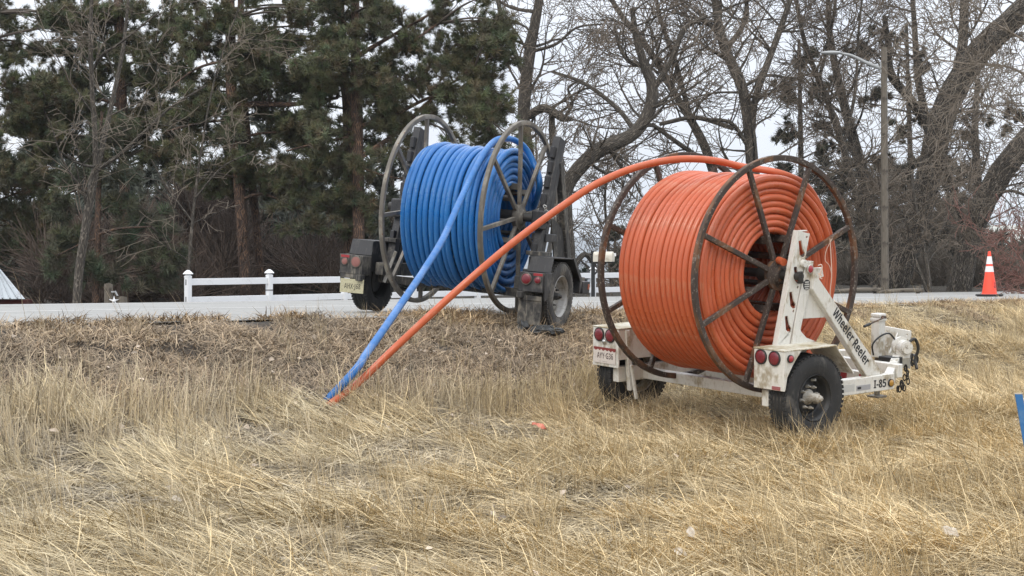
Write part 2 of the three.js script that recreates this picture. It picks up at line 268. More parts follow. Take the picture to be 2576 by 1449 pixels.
const font = await new FontLoader().loadAsync('fonts/droid/droid_sans_bold.typeface.json');
function lettering(text, size, depth = 0.002) { const g = new TextGeometry(text, { font, size, depth, curveSegments: 4 }); g.computeBoundingBox(); return g; }

function tyre(r, rimR, x0, x1, grooves) {               // turned about the x axis
  const w = x1 - x0, pr = [], sh = 0.035; const P = (rr, x) => pr.push(new THREE.Vector2(rr, x));
  P(rimR, x0 + 0.02); P(rimR + 0.02, x0 + 0.006); P(lerp(rimR, r, 0.45), x0 - 0.006); P(lerp(rimR, r, 0.75), x0); P(r - 0.02, x0 + 0.012); P(r - 0.005, x0 + sh * 0.7);
  const a = x0 + sh * 0.8, b = x1 - sh * 0.8;
  for (let k = 0; k <= grooves; k++) { const c = lerp(a, b, k / grooves); if (k > 0 && k < grooves) { P(r, c - 0.007); P(r - 0.012, c - 0.005); P(r - 0.012, c + 0.005); P(r, c + 0.007); } else P(r, c); }
  P(r - 0.005, x1 - sh * 0.7); P(r - 0.02, x1 - 0.012); P(lerp(rimR, r, 0.75), x1); P(lerp(rimR, r, 0.45), x1 + 0.006); P(rimR + 0.02, x1 - 0.006); P(rimR, x1 - 0.02);
  const g = new THREE.LatheGeometry(pr, 56); g.rotateZ(-Math.PI / 2); return metreUV(g, 1);
}
function treadBlocks(r, x0, x1, n) { const l = []; for (let i = 0; i < n; i++) for (const [a, b] of [[x0 + 0.012, x0 + 0.05], [x1 - 0.05, x1 - 0.012]]) { const g = new THREE.BoxGeometry(b - a, 0.016, 2 * Math.PI * r / n * 0.62); g.translate((a + b) / 2, r - 0.003, 0); g.rotateX(i / n * 2 * Math.PI); l.push(g); } return join(l); }
function lathX(pts, n = 40) { const g = new THREE.LatheGeometry(pts.map(([r, x]) => new THREE.Vector2(Math.max(r, 0.0005), x)), n); g.rotateZ(-Math.PI / 2); return g; }

function makeWheel(T, parent, cx, cy, cz, out, o) {      // out = +1 when the outer face looks along +x
  const w = new THREE.Group(); w.name = 'wheel'; parent.add(w);
  const put = (p, n, geo, mat) => { const g = Array.isArray(geo) ? join(geo) : geo; if (out < 0) g.rotateY(Math.PI); g.translate(cx, cy, cz); return T.put(p, n, g, mat); };
  put(w, 'tyre', [tyre(o.r, o.rim, -o.w / 2, o.w / 2, 4), treadBlocks(o.r, -o.w / 2, o.w / 2, 54)], o.rubber);
  const h = o.w / 2;
  put(w, 'rim', lathX([[o.rim + 0.004, h - 0.006], [o.rim + 0.012, h - 0.012], [o.rim - 0.004, h - 0.02], [o.rim - 0.02, h - 0.05], [o.rim - 0.028, h - o.dish], [o.rim * 0.72, h - o.dish - 0.012], [o.rim * 0.55, h - o.dish + 0.004], [0.05, h - o.dish + 0.006], [0, h - o.dish + 0.006]]), o.rimMat);
  put(w, 'rim_back', lathX([[o.rim + 0.004, -h + 0.006], [o.rim - 0.015, -h + 0.03], [o.rim * 0.9, 0], [o.rim * 0.5, 0.012], [0, 0.012]]), o.backMat ?? o.rimMat);
  put(w, 'hub', lathX([[0.07, h - o.dish], [0.066, h - o.dish + 0.02], [0.044, h - o.dish + 0.03], [0.037, h - o.dish + o.hub - 0.02], [0.03, h - o.dish + o.hub], [0, h - o.dish + o.hub]], 20), o.hubMat);
  put(w, 'hub_nut', lathX([[0.024, h - o.dish + o.hub], [0.022, h - o.dish + o.hub + 0.02], [0, h - o.dish + o.hub + 0.02]], 6), o.hubMat);
  for (let i = 0; i < o.lugs; i++) { const a = i / o.lugs * 2 * Math.PI + 0.2; const g = lathX([[0.016, 0], [0.016, 0.024], [0.009, 0.028], [0.008, 0.05], [0, 0.05]], 6); g.translate(h - o.dish + 0.004, Math.cos(a) * o.lugR, Math.sin(a) * o.lugR); put(w, 'lug_nut', g, o.lugMat); }
  if (o.valve) put(w, 'valve_stem', rod(V(h - o.dish + 0.01, o.rim * 0.74, -0.04), V(h - o.dish + 0.05, o.rim * 0.76, -0.05), 0.012, 8), M.silverTape);
  return w;
}
function reelOn(name, label, mtx, W, mat, phR, phL, hubX) {
  const R = 1.067, t = seated(name, label, 'cable reel', mtx, [0, -R, 0]);
  for (const [sx, ph] of [[1, phR], [-1, phL]]) {
    const x = sx * W / 2;
    t.put(t, 'rim_ring', metreUV(lathX([[R - 0.052, x - 0.018], [R - 0.046, x - 0.024], [R - 0.004, x - 0.024], [R, x - 0.016], [R, x + 0.016], [R - 0.004, x + 0.024], [R - 0.046, x + 0.024], [R - 0.052, x + 0.018], [R - 0.052, x - 0.018]], 96)), mat);
    for (let k = 0; k < 8; k++) { const a = ph + k * Math.PI / 4, c = Math.cos(a), s = Math.sin(a); t.put(t, 'spoke', bar(V(x, s * 0.1, -c * 0.1), V(x, s * (R - 0.045), -c * (R - 0.045)), 0.044, 0.04, V(1, 0, 0), 0.005), mat); }
    t.put(t, 'hub_plate', lathX([[0.045, x - 0.03], [0.14, x - 0.03], [0.145, x - 0.024], [0.145, x + 0.02], [0.14, x + 0.026], [0.085, x + 0.026], [0.08, x + 0.06], [0.045, x + 0.06]], 28), mat);
    t.put(t, 'hub_sleeve', lathX([[0.07, sx * (W / 2 - 0.2)], [0.07, sx * (W / 2 + 0.05)]].map(([r, q]) => [r, q]), 20), M.darkSteel);
  }
  for (let k = 0; k < 8; k++) { const a = phR + k * Math.PI / 4, c = Math.cos(a) * 0.335, s = Math.sin(a) * 0.335; t.put(t, 'drum_bar', bar(V(-W / 2 + 0.02, s, -c), V(W / 2 - 0.02, s, -c), 0.07, 0.035, V(0, c, s), 0.006), mat); }
  t.put(t, 'axle_shaft', rod(V(-hubX, 0, 0), V(hubX, 0, 0), 0.04, 18), M.darkSteel);
  return t;
}
function turn(x0, pitch, R, r, k, o) {                    // winding number k of a conduit: it begins where winding k - 1 ends
  const n = 84, p = [], rad = [], sd = o.seed, a0 = -0.9;
  for (let i = 0; i <= n; i++) {
    const th = i / n * 2 * Math.PI + a0, ph = pitch ? (k + i / n) : k + 0.5 - 0.5 * Math.cos(i / n * 2 * Math.PI);   // runs on from turn to turn; a closed ring comes back to itself
    const q = R + (vnoise(ph * 3.1, 4, sd) - 0.5) * 2 * o.wob + (vnoise(ph * 0.8, 9, sd + 1) - 0.5) * 2 * (o.lump ?? 0);
    const y = Math.sin(th) * q, z = -Math.cos(th) * q, sag = (o.sag ?? 0) * Math.pow(clamp(-Math.sin(th)), 1.5);
    p.push(V(x0 + pitch * (i / n - 0.5) + (vnoise(ph * 2.3, 2, sd + 2) - 0.5) * 2 * (o.xw ?? 0.006), y - sag + (o.cy ?? 0), z)); rad.push(r);
  }
  return new Soup().tube(p, rad, 11).geo();
}
function conduit(name, label, mtx, o, mat) {
  const t = seated(name, label, 'conduit', mtx, [0, -o.R, 0]);
  const { n, r, x0, x1 } = o, pitch = (x1 - x0) / (n - 1); 
  for (let i = 0; i < n; i++) t.put(t, 'winding', turn(x0 + pitch * i, pitch, o.R, r, i, o), mat);
  for (let l = 1; l < o.layers - 1; l++) for (const e of [0, 1, n - 2, n - 1]) t.put(t, 'winding', turn(x0 + pitch * e + (l % 2 ? 0.006 : -0.006), 0, o.R - l * (o.R - o.Rin) / (o.layers - 1), r, 100 + l * 8 + e, { ...o, lump: 0, wob: o.wob * 0.7, sag: (o.sag ?? 0) * (1 - l / o.layers), cy: (o.cy ?? 0) * (1 - l / o.layers) }), mat);
  for (let i = 0; i < n; i++) t.put(t, 'winding', turn(x0 + pitch * i, pitch, o.Rin, r, 300 + i, { ...o, sag: 0, cy: 0, lump: 0 }), mat);
  return t;
}
function freeRun(t, mtx, worldPts, r, mat, label) {
  const p = curvePts(worldPts, 160), inv = t.matrix.clone().invert();
  t.updateMatrix(); inv.copy(t.matrix).invert();
  const q = p.map((v) => v.clone().applyMatrix4(inv));
  const m = shade(new THREE.Mesh(new Soup().tube(q, q.map(() => r), 14).geo(), mat)); m.name = 'free_length'; m.userData.label = label; t.add(m); return m;
}
function lightDisc(T, parent, name, x, y, z, r, lens, ringMat, dir = V(0, 0, 1)) {
  const q = new THREE.Quaternion().setFromUnitVectors(V(0, 1, 0), dir), fix = (g) => { g.applyQuaternion(q); g.translate(x, y, z); return g; };
  const ring = T.put(parent, name, fix(new THREE.LatheGeometry([[r, 0], [r * 1.16, 0], [r * 1.16, 0.012], [r * 1.08, 0.018], [r, 0.014]].map((p) => new THREE.Vector2(...p)), 28)), ringMat);
  const lensPts = [[r, 0.004], [r, 0.012], [r * 0.9, 0.019], [r * 0.5, 0.024], [0.0005, 0.025]].map((p) => new THREE.Vector2(...p));
  T.put(ring, 'lens', fix(new THREE.LatheGeometry(lensPts, 28)), lens); return ring;
}
function plateTex(chars, o) {
  const cv = document.createElement('canvas'); cv.width = 512; cv.height = 256; const c = cv.getContext('2d');
  c.fillStyle = o.bg; c.fillRect(0, 0, 512, 256);
  if (o.top) { c.fillStyle = o.top; c.beginPath(); c.moveTo(0, 0); c.lineTo(512, 0); c.lineTo(512, 44); [[480, 62], [440, 40], [400, 66], [350, 36], [318, 58], [270, 34], [220, 62], [180, 30], [140, 56], [100, 34], [50, 58], [0, 36]].forEach(([x, y]) => c.lineTo(x, y)); c.fill(); }
  c.fillStyle = o.ink; c.font = 'bold 118px sans-serif'; c.textAlign = 'center'; c.textBaseline = 'middle'; c.save(); c.translate(268, 136); c.scale(0.82, 1.12); c.fillText(chars, 0, 0); c.restore();
  c.font = '24px sans-serif'; c.fillStyle = o.small; c.fillText('COLORADO', 256, 232); c.font = 'bold 22px sans-serif'; ['T', 'R', 'L'].forEach((ch, i) => c.fillText(ch, 34, 100 + i * 32));
  const r = rng(o.seed); for (let i = 0; i < o.dirt; i++) { c.fillStyle = `rgba(${o.dc},${0.05 + r() * 0.2})`; c.beginPath(); c.ellipse(r() * 512, r() * 256, 2 + r() * 22, 1 + r() * 9, r() * 3, 0, 7); c.fill(); }
  const t = new THREE.CanvasTexture(cv); t.colorSpace = THREE.SRGBColorSpace; return t;
}
function licence(T, parent, x0, x1, y0, y1, z, texr, tilt = 0) {
  const g = new THREE.BoxGeometry(x1 - x0, y1 - y0, 0.004); g.rotateZ(tilt); g.translate((x0 + x1) / 2, (y0 + y1) / 2, z);
  const m = T.put(parent, 'licence_plate', g, std({ map: texr, roughness: 0.55 })); return m;
}

// ---- white trailer under the orange reel
{
  const T = seated('reel_trailer', 'white painted two-wheel reel trailer with slotted posts, carrying the orange conduit', 'trailer', OM, [-0.105, -1.43, 0.05]);
  const put = T.put;
  for (const s of [1, -1]) {
    const X = (x) => s > 0 ? x : -0.21 - x;               // the left side mirrors about the trailer's middle
    const xi = X(0.77), xo = X(1.13), lo = Math.min(xi, xo), hi = Math.max(xi, xo);
    const fen = put(T, 'fender', [bx(lo, hi, -0.955, -0.612, 0.452, 0.47), plateX(s > 0 ? hi - 0.012 : lo, 0.01, [[0.452, -0.61], [0.25, -0.61], [0.3, -0.66], [0.36, -0.73], [0.43, -0.83], [0.452, -0.94]]), bx(s > 0 ? lo : hi - 0.012, s > 0 ? lo + 0.012 : hi, -0.9, -0.612, -0.2, 0.452), bar(V((lo + hi) / 2, -0.612, -0.198), V((lo + hi) / 2, -0.865, -0.435), hi - lo, 0.012, V(0, 0.7, -0.7), 0.003)], M.white);
    put(fen, 'fender_top', bx(lo - 0.004, hi + 0.004, -0.611, -0.598, -0.206, 0.474, 0.004), M.whiteTop, 'dirt-stained top of the white fender');
    put(fen, 'front_lip', bar(V(lo, -0.868, -0.44), V(hi, -0.868, -0.44), 0.014, 0.02, V(0, 1, 0)), M.white);
    const lx = s > 0 ? [0.86, 1.02] : [-1.243, -1.088];
    for (const x of lx) lightDisc(T, fen, 'tail_light', x, -0.675, 0.47, 0.058, M.lens, M.rubber);
    if (s > 0) {
      lightDisc(T, fen, 'side_marker', 1.134, -0.672, 0.405, 0.03, M.lensRed, M.rubber, V(1, 0, 0));
      put(fen, 'reflector', bx(0.99, 1.09, -0.95, -0.918, 0.469, 0.474, 0.001), std({ color: lin(0.3, 0.1, 0.1), roughness: 0.5 }));
    } else {
      licence(T, fen, -1.318, -1.012, -0.945, -0.795, 0.476, plateTex('AYY·G36', { bg: '#cfc6bd', ink: '#4b3a38', small: '#8d827c', top: '#7e2f2c', dirt: 60, seed: 5, dc: '120,105,90' }));
      const pl = put(fen, 'plate_lamp', [bx(-1.2, -1.145, -0.765, -0.71, 0.47, 0.478, 0.003), lathX([[0.022, 0], [0.018, 0.012], [0, 0.016]], 12).rotateY(-Math.PI / 2).translate(-1.172, -0.738, 0.478)], M.steel); pl.rotation.z = 0;
      put(fen, 'lower_edge', bx(lo, hi, -0.975, -0.95, 0.455, 0.471, 0.002), M.white);
    }
    makeWheel(T, T, X(1.015), -1.05, 0.05, s, { r: 0.38, rim: 0.2, w: 0.215, dish: 0.1, hub: 0.15, lugs: 8, lugR: 0.1, rubber: M.rubber, rimMat: M.rimBlack, hubMat: M.hubWhite, lugMat: M.hubWhite, backMat: s > 0 ? M.rimBlack : M.hubWhite, valve: s > 0 });
    // post: a channel that leans forward; its outer web is slotted
    const lean = (y) => lerp(0.125, -0.125, (y + 0.6) / 1.01);
    const slot = (y) => { const z = lean(y) + 0.016; return [[z + 0.042, y + 0.062], [z + 0.002, y + 0.066], [z - 0.024, y - 0.02], [z - 0.05, y - 0.052], [z - 0.048, y - 0.084], [z - 0.012, y - 0.092], [z + 0.026, y - 0.06]]; };
    const ys = [0.25, 0.02, -0.2, -0.41], holes = ys.map(slot).concat([0.34, 0.12, -0.1, -0.31, -0.5].map((y) => circlePts(lean(y) - 0.028, y, 0.013, 10)));
    const web = [[0.095 + 0.125, -0.6], [-0.055 + 0.125, -0.6], [-0.055 - 0.117, 0.37], [-0.02 - 0.12, 0.375], [0.095 - 0.123, 0.4]];
    const post = put(T, 'slotted_post', [bar(V(X(0.79), -0.62, 0.228), V(X(0.79), 0.405, -0.026), 0.056, 0.014, V(0, 0, 1), 0.003), bx(Math.min(X(0.762), X(0.812)), Math.max(X(0.762), X(0.812)), 0.392, 0.402, -0.15, -0.03, 0.003)], M.white);
    put(post, 'slotted_web', plateX(s > 0 ? 0.808 : -0.21 - 0.82, 0.012, web, holes, 0.0015), M.white, 'white plate cut with four hooked slots');
    put(post, 'keeper_bolt', rod(V(X(0.815), 0.11, -0.08), V(X(0.86), 0.11, -0.08), 0.035, 8), M.white);
    put(T, 'axle_pin', [rod(V(X(0.62), 0, 0), V(X(0.88), 0.0, -0.005), 0.036, 16), rod(V(X(0.86), 0.04, -0.005), V(X(0.86), -0.06, -0.02), 0.028, 10)], M.darkSteel);
    put(T, 'backing_strip', plateX(s > 0 ? 0.8 : -0.21 - 0.825, 0.025, [[-0.125, 0.13], [-0.22, 0.12], [-0.185, -0.1], [-0.09, -0.385], [-0.03, -0.6], [0.05, -0.6]]), M.white);
    put(T, 'gusset', plateX(s > 0 ? 0.83 : -0.21 - 0.838, 0.008, [[0.02, -0.42], [-0.02, -0.43], [-0.06, -0.5], [-0.13, -0.56], [-0.25, -0.598], [0.05, -0.6]]), M.white);
    put(T, 'filler_plate', plateX(s > 0 ? 0.8 : -0.21 - 0.806, 0.006, [[-0.17, -0.1], [-0.08, -0.385], [-0.42, -0.395]]), M.white);
    const bt = V(X(0.86), -0.02, -0.185), bb = V(X(0.86), -0.97, -1.05), brace = put(T, 'brace', plateX(s > 0 ? 0.8 : -0.21 - 0.86, 0.06, [[-0.19, 0.03], [-0.176, -0.12], [-0.935, -0.968], [-1.155, -0.968]], [], 0.006), M.white);
    put(brace, 'mounting_tab', plateX(s > 0 ? 0.815 : -0.21 - 0.823, 0.008, [[-0.21, 0.06], [-0.34, 0.06], [-0.36, -0.02], [-0.24, -0.05]]), M.white);
    if (s > 0) {
      lightDisc(T, brace, 'reflector', 0.828, 0.055, -0.168, 0.034, M.lensRed, M.white, V(1, 0, 0));
      const g = lettering('Wheeler Reeler', 0.083); const bb2 = g.boundingBox; g.scale(0.82, 1.05, 1); g.translate(0, -0.043, 0);
      const dir = bb.clone().sub(bt).normalize(), n = V(1, 0, 0), up = n.clone().cross(dir).normalize(), nn = dir.clone().cross(up);
      g.applyMatrix4(new THREE.Matrix4().makeBasis(dir, up, nn).setPosition(bt.clone().addScaledVector(dir, 0.42).addScaledVector(nn, 0.0065)));
      put(brace, 'lettering', g, M.ink, 'black lettering reading Wheeler Reeler');
      const st = new THREE.CylinderGeometry(0.048, 0.048, 0.002, 24).rotateZ(-Math.PI / 2).translate(0.829, -0.085, -0.135); put(brace, 'round_sticker', st, M.ink);
      for (const [y, w] of [[-0.06, 0.05], [-0.08, 0.062], [-0.1, 0.062], [-0.12, 0.045]]) put(brace, 'sticker_print', bx(0.83, 0.8315, y - 0.006, y + 0.006, -0.135 - w / 2, -0.135 + w / 2, 0.0004), M.silverTape);
    }
    put(T, 'side_rail', bx(Math.min(X(0.82), X(0.9)), Math.max(X(0.82), X(0.9)), -1.12, -0.97, -1.28, 0.42, 0.01), M.white);
    if (s > 0) {
      const gi = lettering('I-85', 0.075); gi.scale(0.95, 1, 1); gi.rotateY(Math.PI / 2); gi.translate(0.9005, -1.085, -0.985); put(T, 'lettering', gi, M.ink, 'black lettering reading I-85');
      lightDisc(T, T, 'amber_marker', 0.9, -1.055, -1.222, 0.032, M.amber, M.rubber, V(1, 0, 0));
      put(T, 'reflective_tape', bx(0.9, 0.9015, -1.085, -1.02, -0.72, -0.545, 0.0005), M.silverTape);
      put(T, 'reflective_tape', bx(0.9, 0.9015, -1.085, -1.02, -0.53, -0.46, 0.0005), M.redTape);
      put(T, 'maker_plate', bx(0.9, 0.902, -1.088, -1.04, -0.94, -0.745, 0.0005), std({ color: lin(0.33, 0.33, 0.34), roughness: 0.4 }));
      put(T, 'maker_plate_print', bx(0.902, 0.9028, -1.075, -1.053, -0.81, -0.76, 0.0003), M.ink);
    }
    put(T, 'tongue_rail', bar(V(X(0.86), -1.045, -1.24), V(X(0.09), -1.02, -2.3), 0.08, 0.15, V(0, 1, 0), 0.01), M.white);
    if (s < 0) put(T, 'fender_leg', bar(V(X(0.78), -0.62, 0.36), V(X(0.78), -1.2, 0.3), 0.05, 0.05, V(0, 0, 1)), M.white);
    if (s < 0) put(T, 'brake_arm', bar(V(X(0.74), -0.95, 0.33), V(X(0.72), -1.28, 0.28), 0.025, 0.03, V(0, 0, 1)), M.white);
  }
  put(T, 'axle_beam', bar(V(-1.1, -1.06, 0.05), V(0.89, -1.06, 0.05), 0.1, 0.1), M.white);
  put(T, 'cross_beam', bx(-1.02, 0.82, -1.16, -1.02, -0.66, -0.58, 0.01), M.white);
  put(T, 'striped_beam', bx(-1.0, 0.82, -1.1, -0.985, -1.27, -1.19, 0.008), M.white);
  for (let k = 0; k < 6; k++) put(T, 'reflective_tape', bx(-0.95 + k * 0.3, -0.8 + k * 0.3, -1.08, -1.005, -1.19, -1.1885, 0.0005), M.redTape);
  put(T, 'front_beam', bx(-0.95, 0.72, -1.06, -0.93, -1.62, -1.54, 0.01), M.white);
  const jack = put(T, 'jack_post', [bx(-0.05, 0.05, -0.98, -0.6, -2.16, -2.06, 0.01), bx(-0.058, 0.058, -0.62, -0.59, -2.168, -2.052, 0.006), bx(-0.055, 0.055, -0.575, -0.545, -2.165, -2.055, 0.008), bx(-0.05, 0.05, -0.6, -0.57, -2.15, -2.07, 0.004)], M.white);
  put(jack, 'foot', [rod(V(0, -0.98, -2.11), V(0, -1.36, -2.11), 0.03, 12), bx(-0.07, 0.07, -1.38, -1.36, -2.18, -2.04, 0.004)], M.greySteel);
  const cr = put(jack, 'crank_handle', [rod(V(0.05, -0.575, -2.1), V(0.1, -0.575, -2.1), 0.014, 10), rod(V(0.09, -0.575, -2.1), V(0.12, -0.625, -1.82), 0.008, 8)], M.rust);
  put(cr, 'grip', rod(V(0.118, -0.622, -1.84), V(0.124, -0.638, -1.75), 0.016, 10, 0.013), M.rimBlack);
  const hp = put(T, 'hitch_plate', [plateZ(-2.42, 0.014, [[-0.17, -1.1], [0.16, -1.1], [0.16, -0.73], [-0.17, -0.71]], [circlePts(-0.13, -0.76, 0.014, 8), circlePts(0.12, -0.77, 0.014, 8), circlePts(0.12, -0.9, 0.014, 8), circlePts(-0.13, -0.9, 0.014, 8)]), plateX(0.0, 0.012, [[-2.4, -0.76], [-2.4, -0.95], [-2.28, -0.95]])], M.white);
  put(hp, 'coupler', [rod(V(0, -1.05, -2.42), V(0, -1.05, -2.62), 0.025, 12), lathX([[0.05, -0.03], [0.06, 0], [0.05, 0.03]], 16).translate(0, -1.05, -2.66)], M.darkSteel);
  const drum = put(T, 'winch_drum', [rod(V(0.13, -0.87, -2.29), V(0.27, -0.87, -2.22), 0.068, 20), rod(V(0.13, -0.87, -2.29), V(0.17, -0.87, -2.27), 0.095, 24), rod(V(0.27, -0.87, -2.22), V(0.285, -0.87, -2.213), 0.058, 20), bar(V(0.2, -0.98, -2.25), V(0.2, -0.9, -2.25), 0.1, 0.1)], M.white);
  put(drum, 'cover_seam', bar(V(0.288, -0.885, -2.245), V(0.288, -0.855, -2.178), 0.004, 0.006), M.greySteel);
  put(T, 'battery_box', bx(0.1, 0.3, -1.06, -0.95, -2.13, -2.0, 0.008), M.rimBlack);
  const chain = put(T, 'safety_chain', [...Array(15)].map((_, i) => { const g = new THREE.TorusGeometry(0.024, 0.007, 6, 12); g.scale(0.72, 1.25, 1); g.rotateY(i % 2 ? 0.2 : 1.7); const a = i / 14; g.translate(0.2 - 0.12 * a + 0.03 * Math.sin(i * 2.1), -0.98 - 0.3 * Math.sin(a * Math.PI * 0.55) - 0.02 * (i % 3), -2.36 - 0.03 * Math.cos(i)); return g; }), M.darkSteel);
  put(T, 'breakaway_cable', new Soup().tube(curvePts([V(0.02, -0.95, -2.02), V(0.05, -0.84, -1.97), V(0.08, -0.76, -2.05), V(0.1, -0.74, -2.16), V(0.12, -0.8, -2.22)], 20), Array(21).fill(0.009), 7).geo(), M.rimBlack);
  put(T, 'hose_loop', new Soup().tube(curvePts([V(0.2, -0.84, -2.32), V(0.22, -0.8, -2.4), V(0.22, -0.9, -2.46), V(0.2, -1.02, -2.44), V(0.24, -1.1, -2.42)], 20), Array(21).fill(0.016), 7).geo(), M.darkSteel);
}
// ---- black trailer under the blue reel
{
  const T = seated('reel_trailer', 'dusty black two-wheel reel trailer with tall posts, carrying the blue conduit', 'trailer', BM, [-0.035, -1.205, 0.02]);
  const put = T.put;
  for (const s of [1, -1]) {
    const X = (x) => s > 0 ? x : -0.075 - x, lo = Math.min(X(0.91), X(1.19)), hi = Math.max(X(0.91), X(1.19));
    const box = put(T, 'light_box', [bx(lo, hi, -0.79, -0.58, 0.4, 0.62, 0.008), plateX(s > 0 ? 1.19 : lo - 0.01, 0.01, [[0.62, -0.58], [0.4, -0.575], [0.42, -0.7], [0.5, -0.86], [0.56, -0.88]])], s > 0 ? M.black : M.dusty);
    const l1 = s > 0 ? 0.997 : -1.064, l2 = s > 0 ? 1.129 : -1.204, lens = s > 0 ? M.lens : M.lensDusty;
    lightDisc(T, box, 'tail_light', l1, -0.652, 0.62, 0.056, s > 0 ? M.lens : lens, M.greySteel);
    lightDisc(T, box, 'tail_light', l2, -0.657, 0.62, 0.036, s > 0 ? M.lens : lens, M.greySteel);
    put(box, 'reflective_tape', bx(l2 - 0.055, l2 + 0.05, -0.612, -0.584, 0.62, 0.6215, 0.0005), M.redTape);
    if (s > 0) put(box, 'reflective_tape', plateX(1.2015, 0.001, [[0.6, -0.595], [0.47, -0.595], [0.5, -0.72], [0.58, -0.7]], [], 0), M.redTape);
    const slope = (a, b, w0 = lo, w1 = hi) => bar(V((w0 + w1) / 2, a[1], a[0]), V((w0 + w1) / 2, b[1], b[0]), w1 - w0, 0.012, V(0, 0.7, 0.7), 0.003);
    const fen = put(T, 'fender', [slope([0.415, -0.575], [0.36, -0.416]), bx(lo - 0.003, hi + 0.003, -0.419, -0.405, -0.19, 0.364, 0.004), slope([-0.185, -0.412], [-0.5, -0.645]), slope([-0.497, -0.64], [-0.46, -0.79]), bx(s > 0 ? lo : hi - 0.012, s > 0 ? lo + 0.012 : hi, -0.75, -0.416, -0.4, 0.4, 0.003), plateX(s > 0 ? hi : lo - 0.01, 0.01, [[-0.19, -0.41], [-0.24, -0.41], [-0.52, -0.64], [-0.48, -0.79], [-0.45, -0.78], [-0.46, -0.66]])], M.black);
    put(fen, 'skirt_bar', bx(lo, hi, -0.8, -0.76, 0.38, 0.42, 0.004), M.dusty);
    put(T, 'step_box', [bx(X(0.86) - 0.1, X(0.86) + 0.1, -0.405, -0.36, -0.15, 0.14, 0.006)], M.dusty);
    const flap = put(T, 'mud_flap', [bx(lo + 0.01, hi, -1.14, -0.86, 0.6, 0.61, 0.003), bx(lo + 0.01, hi, -0.88, -0.83, 0.61, 0.622, 0.003)].slice(0, s > 0 ? 2 : 0).concat(s > 0 ? [] : [bx(lo + 0.02, hi - 0.02, -0.84, -0.79, 0.6, 0.612, 0.003)]), M.dusty);
    if (s > 0) put(flap, 'pipe_bracket', bx(0.925, 0.985, -0.86, -0.79, 0.6, 0.7, 0.008), M.dusty);
    if (s < 0) { licence(T, box, -1.238, -0.945, -1.0, -0.845, 0.625, plateTex('AHX·J68', { bg: '#b3ad8e', ink: '#4d4a3a', small: '#8d8870', dirt: 260, seed: 8, dc: '110,100,80' }), 0.015); put(box, 'exhaust_bracket', bx(-1.03, -0.96, -0.86, -0.79, 0.58, 0.68, 0.008), M.dusty); }
    makeWheel(T, T, X(1.07), -0.832, 0.02, s, { r: 0.375, rim: 0.222, w: 0.22, dish: 0.12, hub: 0.1, lugs: 6, lugR: 0.1, rubber: s > 0 ? M.dustyRubber : M.rubber, rimMat: s > 0 ? M.rimGrey : M.rimBlack, hubMat: M.darkSteel, lugMat: M.darkSteel });
    const p0 = V(X(0.83), -0.75, 0.12), p1 = V(X(0.83), 0.92, -0.36);
    const post = put(T, 'slotted_post', [bar(p0, p1, 0.1, 0.09, V(1, 0, 0), 0.008)], M.black);
    for (const k of [0.25, 0.42, 0.58, 0.7, 0.8, 0.9]) { const c = p0.clone().lerp(p1, k); put(post, 'notch_block', bar(c.clone().add(V(0, -0.07, 0.085)), c.clone().add(V(0, 0.06, 0.075)), 0.07, 0.05, V(1, 0, 0), 0.01), M.black); }
    put(T, 'rear_channel', bar(V(X(0.83), -0.6, -0.06), V(X(0.83), 0.9, -0.47), 0.09, 0.07, V(1, 0, 0), 0.008), M.black);
    put(T, 'brace', [bar(V(X(0.84), 0.66, -0.42), V(X(0.86), -0.8, -1.02), 0.11, 0.07, V(1, 0, 0), 0.01), plateX(X(0.84), 0.012, [[-0.28, 0.05], [-0.66, -0.1], [-0.85, -0.45], [-0.5, -0.45]])], M.dusty);
    put(T, 'axle_pin', rod(V(X(0.62), 0, 0), V(X(0.95), 0, -0.01), 0.045, 16), M.darkSteel);
    put(T, 'axle_saddle', bx(X(0.83) - 0.07, X(0.83) + 0.07, -0.12, 0.09, -0.07, 0.07, 0.02), M.black);
    put(T, 'cross_block', bx(X(0.8) - 0.09, X(0.8) + 0.09, -0.25, -0.16, -0.42, -0.1, 0.01), M.black);
    if (s > 0) put(T, 'lock_chain', [...Array(16)].map((_, i) => { const g = new THREE.TorusGeometry(0.017, 0.006, 5, 10); g.scale(0.8, 1.2, 1); g.rotateX(i % 2 ? 1.4 : 0.1); g.rotateZ(1.2); const a = i / 15; g.translate(0.9, 0.14 - 0.14 * Math.sin(a * Math.PI) + 0.03 * a, 0.04 - a * 0.42); return g; }), M.steel);
    put(T, 'side_rail', bx(Math.min(X(0.76), X(0.86)), Math.max(X(0.76), X(0.86)), -0.78, -0.64, -1.5, 0.4, 0.01), M.dusty);
    put(T, 'tongue_rail', bar(V(X(0.81), -0.71, -1.45), V(X(0.08), -0.7, -2.6), 0.09, 0.14, V(0, 1, 0), 0.01), M.dusty);
    put(T, 'corner_light_box', [bx(X(1.08) - 0.12, X(1.08) + 0.12, -0.8, -0.66, -0.78, -0.56, 0.01)], M.black);
    if (s > 0) { put(T, 'amber_marker', bx(1.2, 1.206, -0.75, -0.69, -0.75, -0.71, 0.002), std({ color: lin(0.36, 0.09, 0.04), roughness: 0.4 })); put(T, 'reflective_tape', bx(1.02, 1.08, -0.78, -0.69, -0.5595, -0.558, 0.0005), M.silverTape); }
  }
  put(T, 'axle_beam', bar(V(-1.06, -0.832, 0.02), V(0.98, -0.832, 0.02), 0.09, 0.09), M.dusty);
  put(T, 'cross_beam', bx(-0.84, 0.76, -0.79, -0.67, -1.5, -1.4, 0.01), M.dusty);
  put(T, 'fender_strut', bar(V(-0.72, -0.5, 0.35), V(-0.86, -0.86, 0.3), 0.04, 0.012, V(0, 0, 1)), M.rimGrey);
}
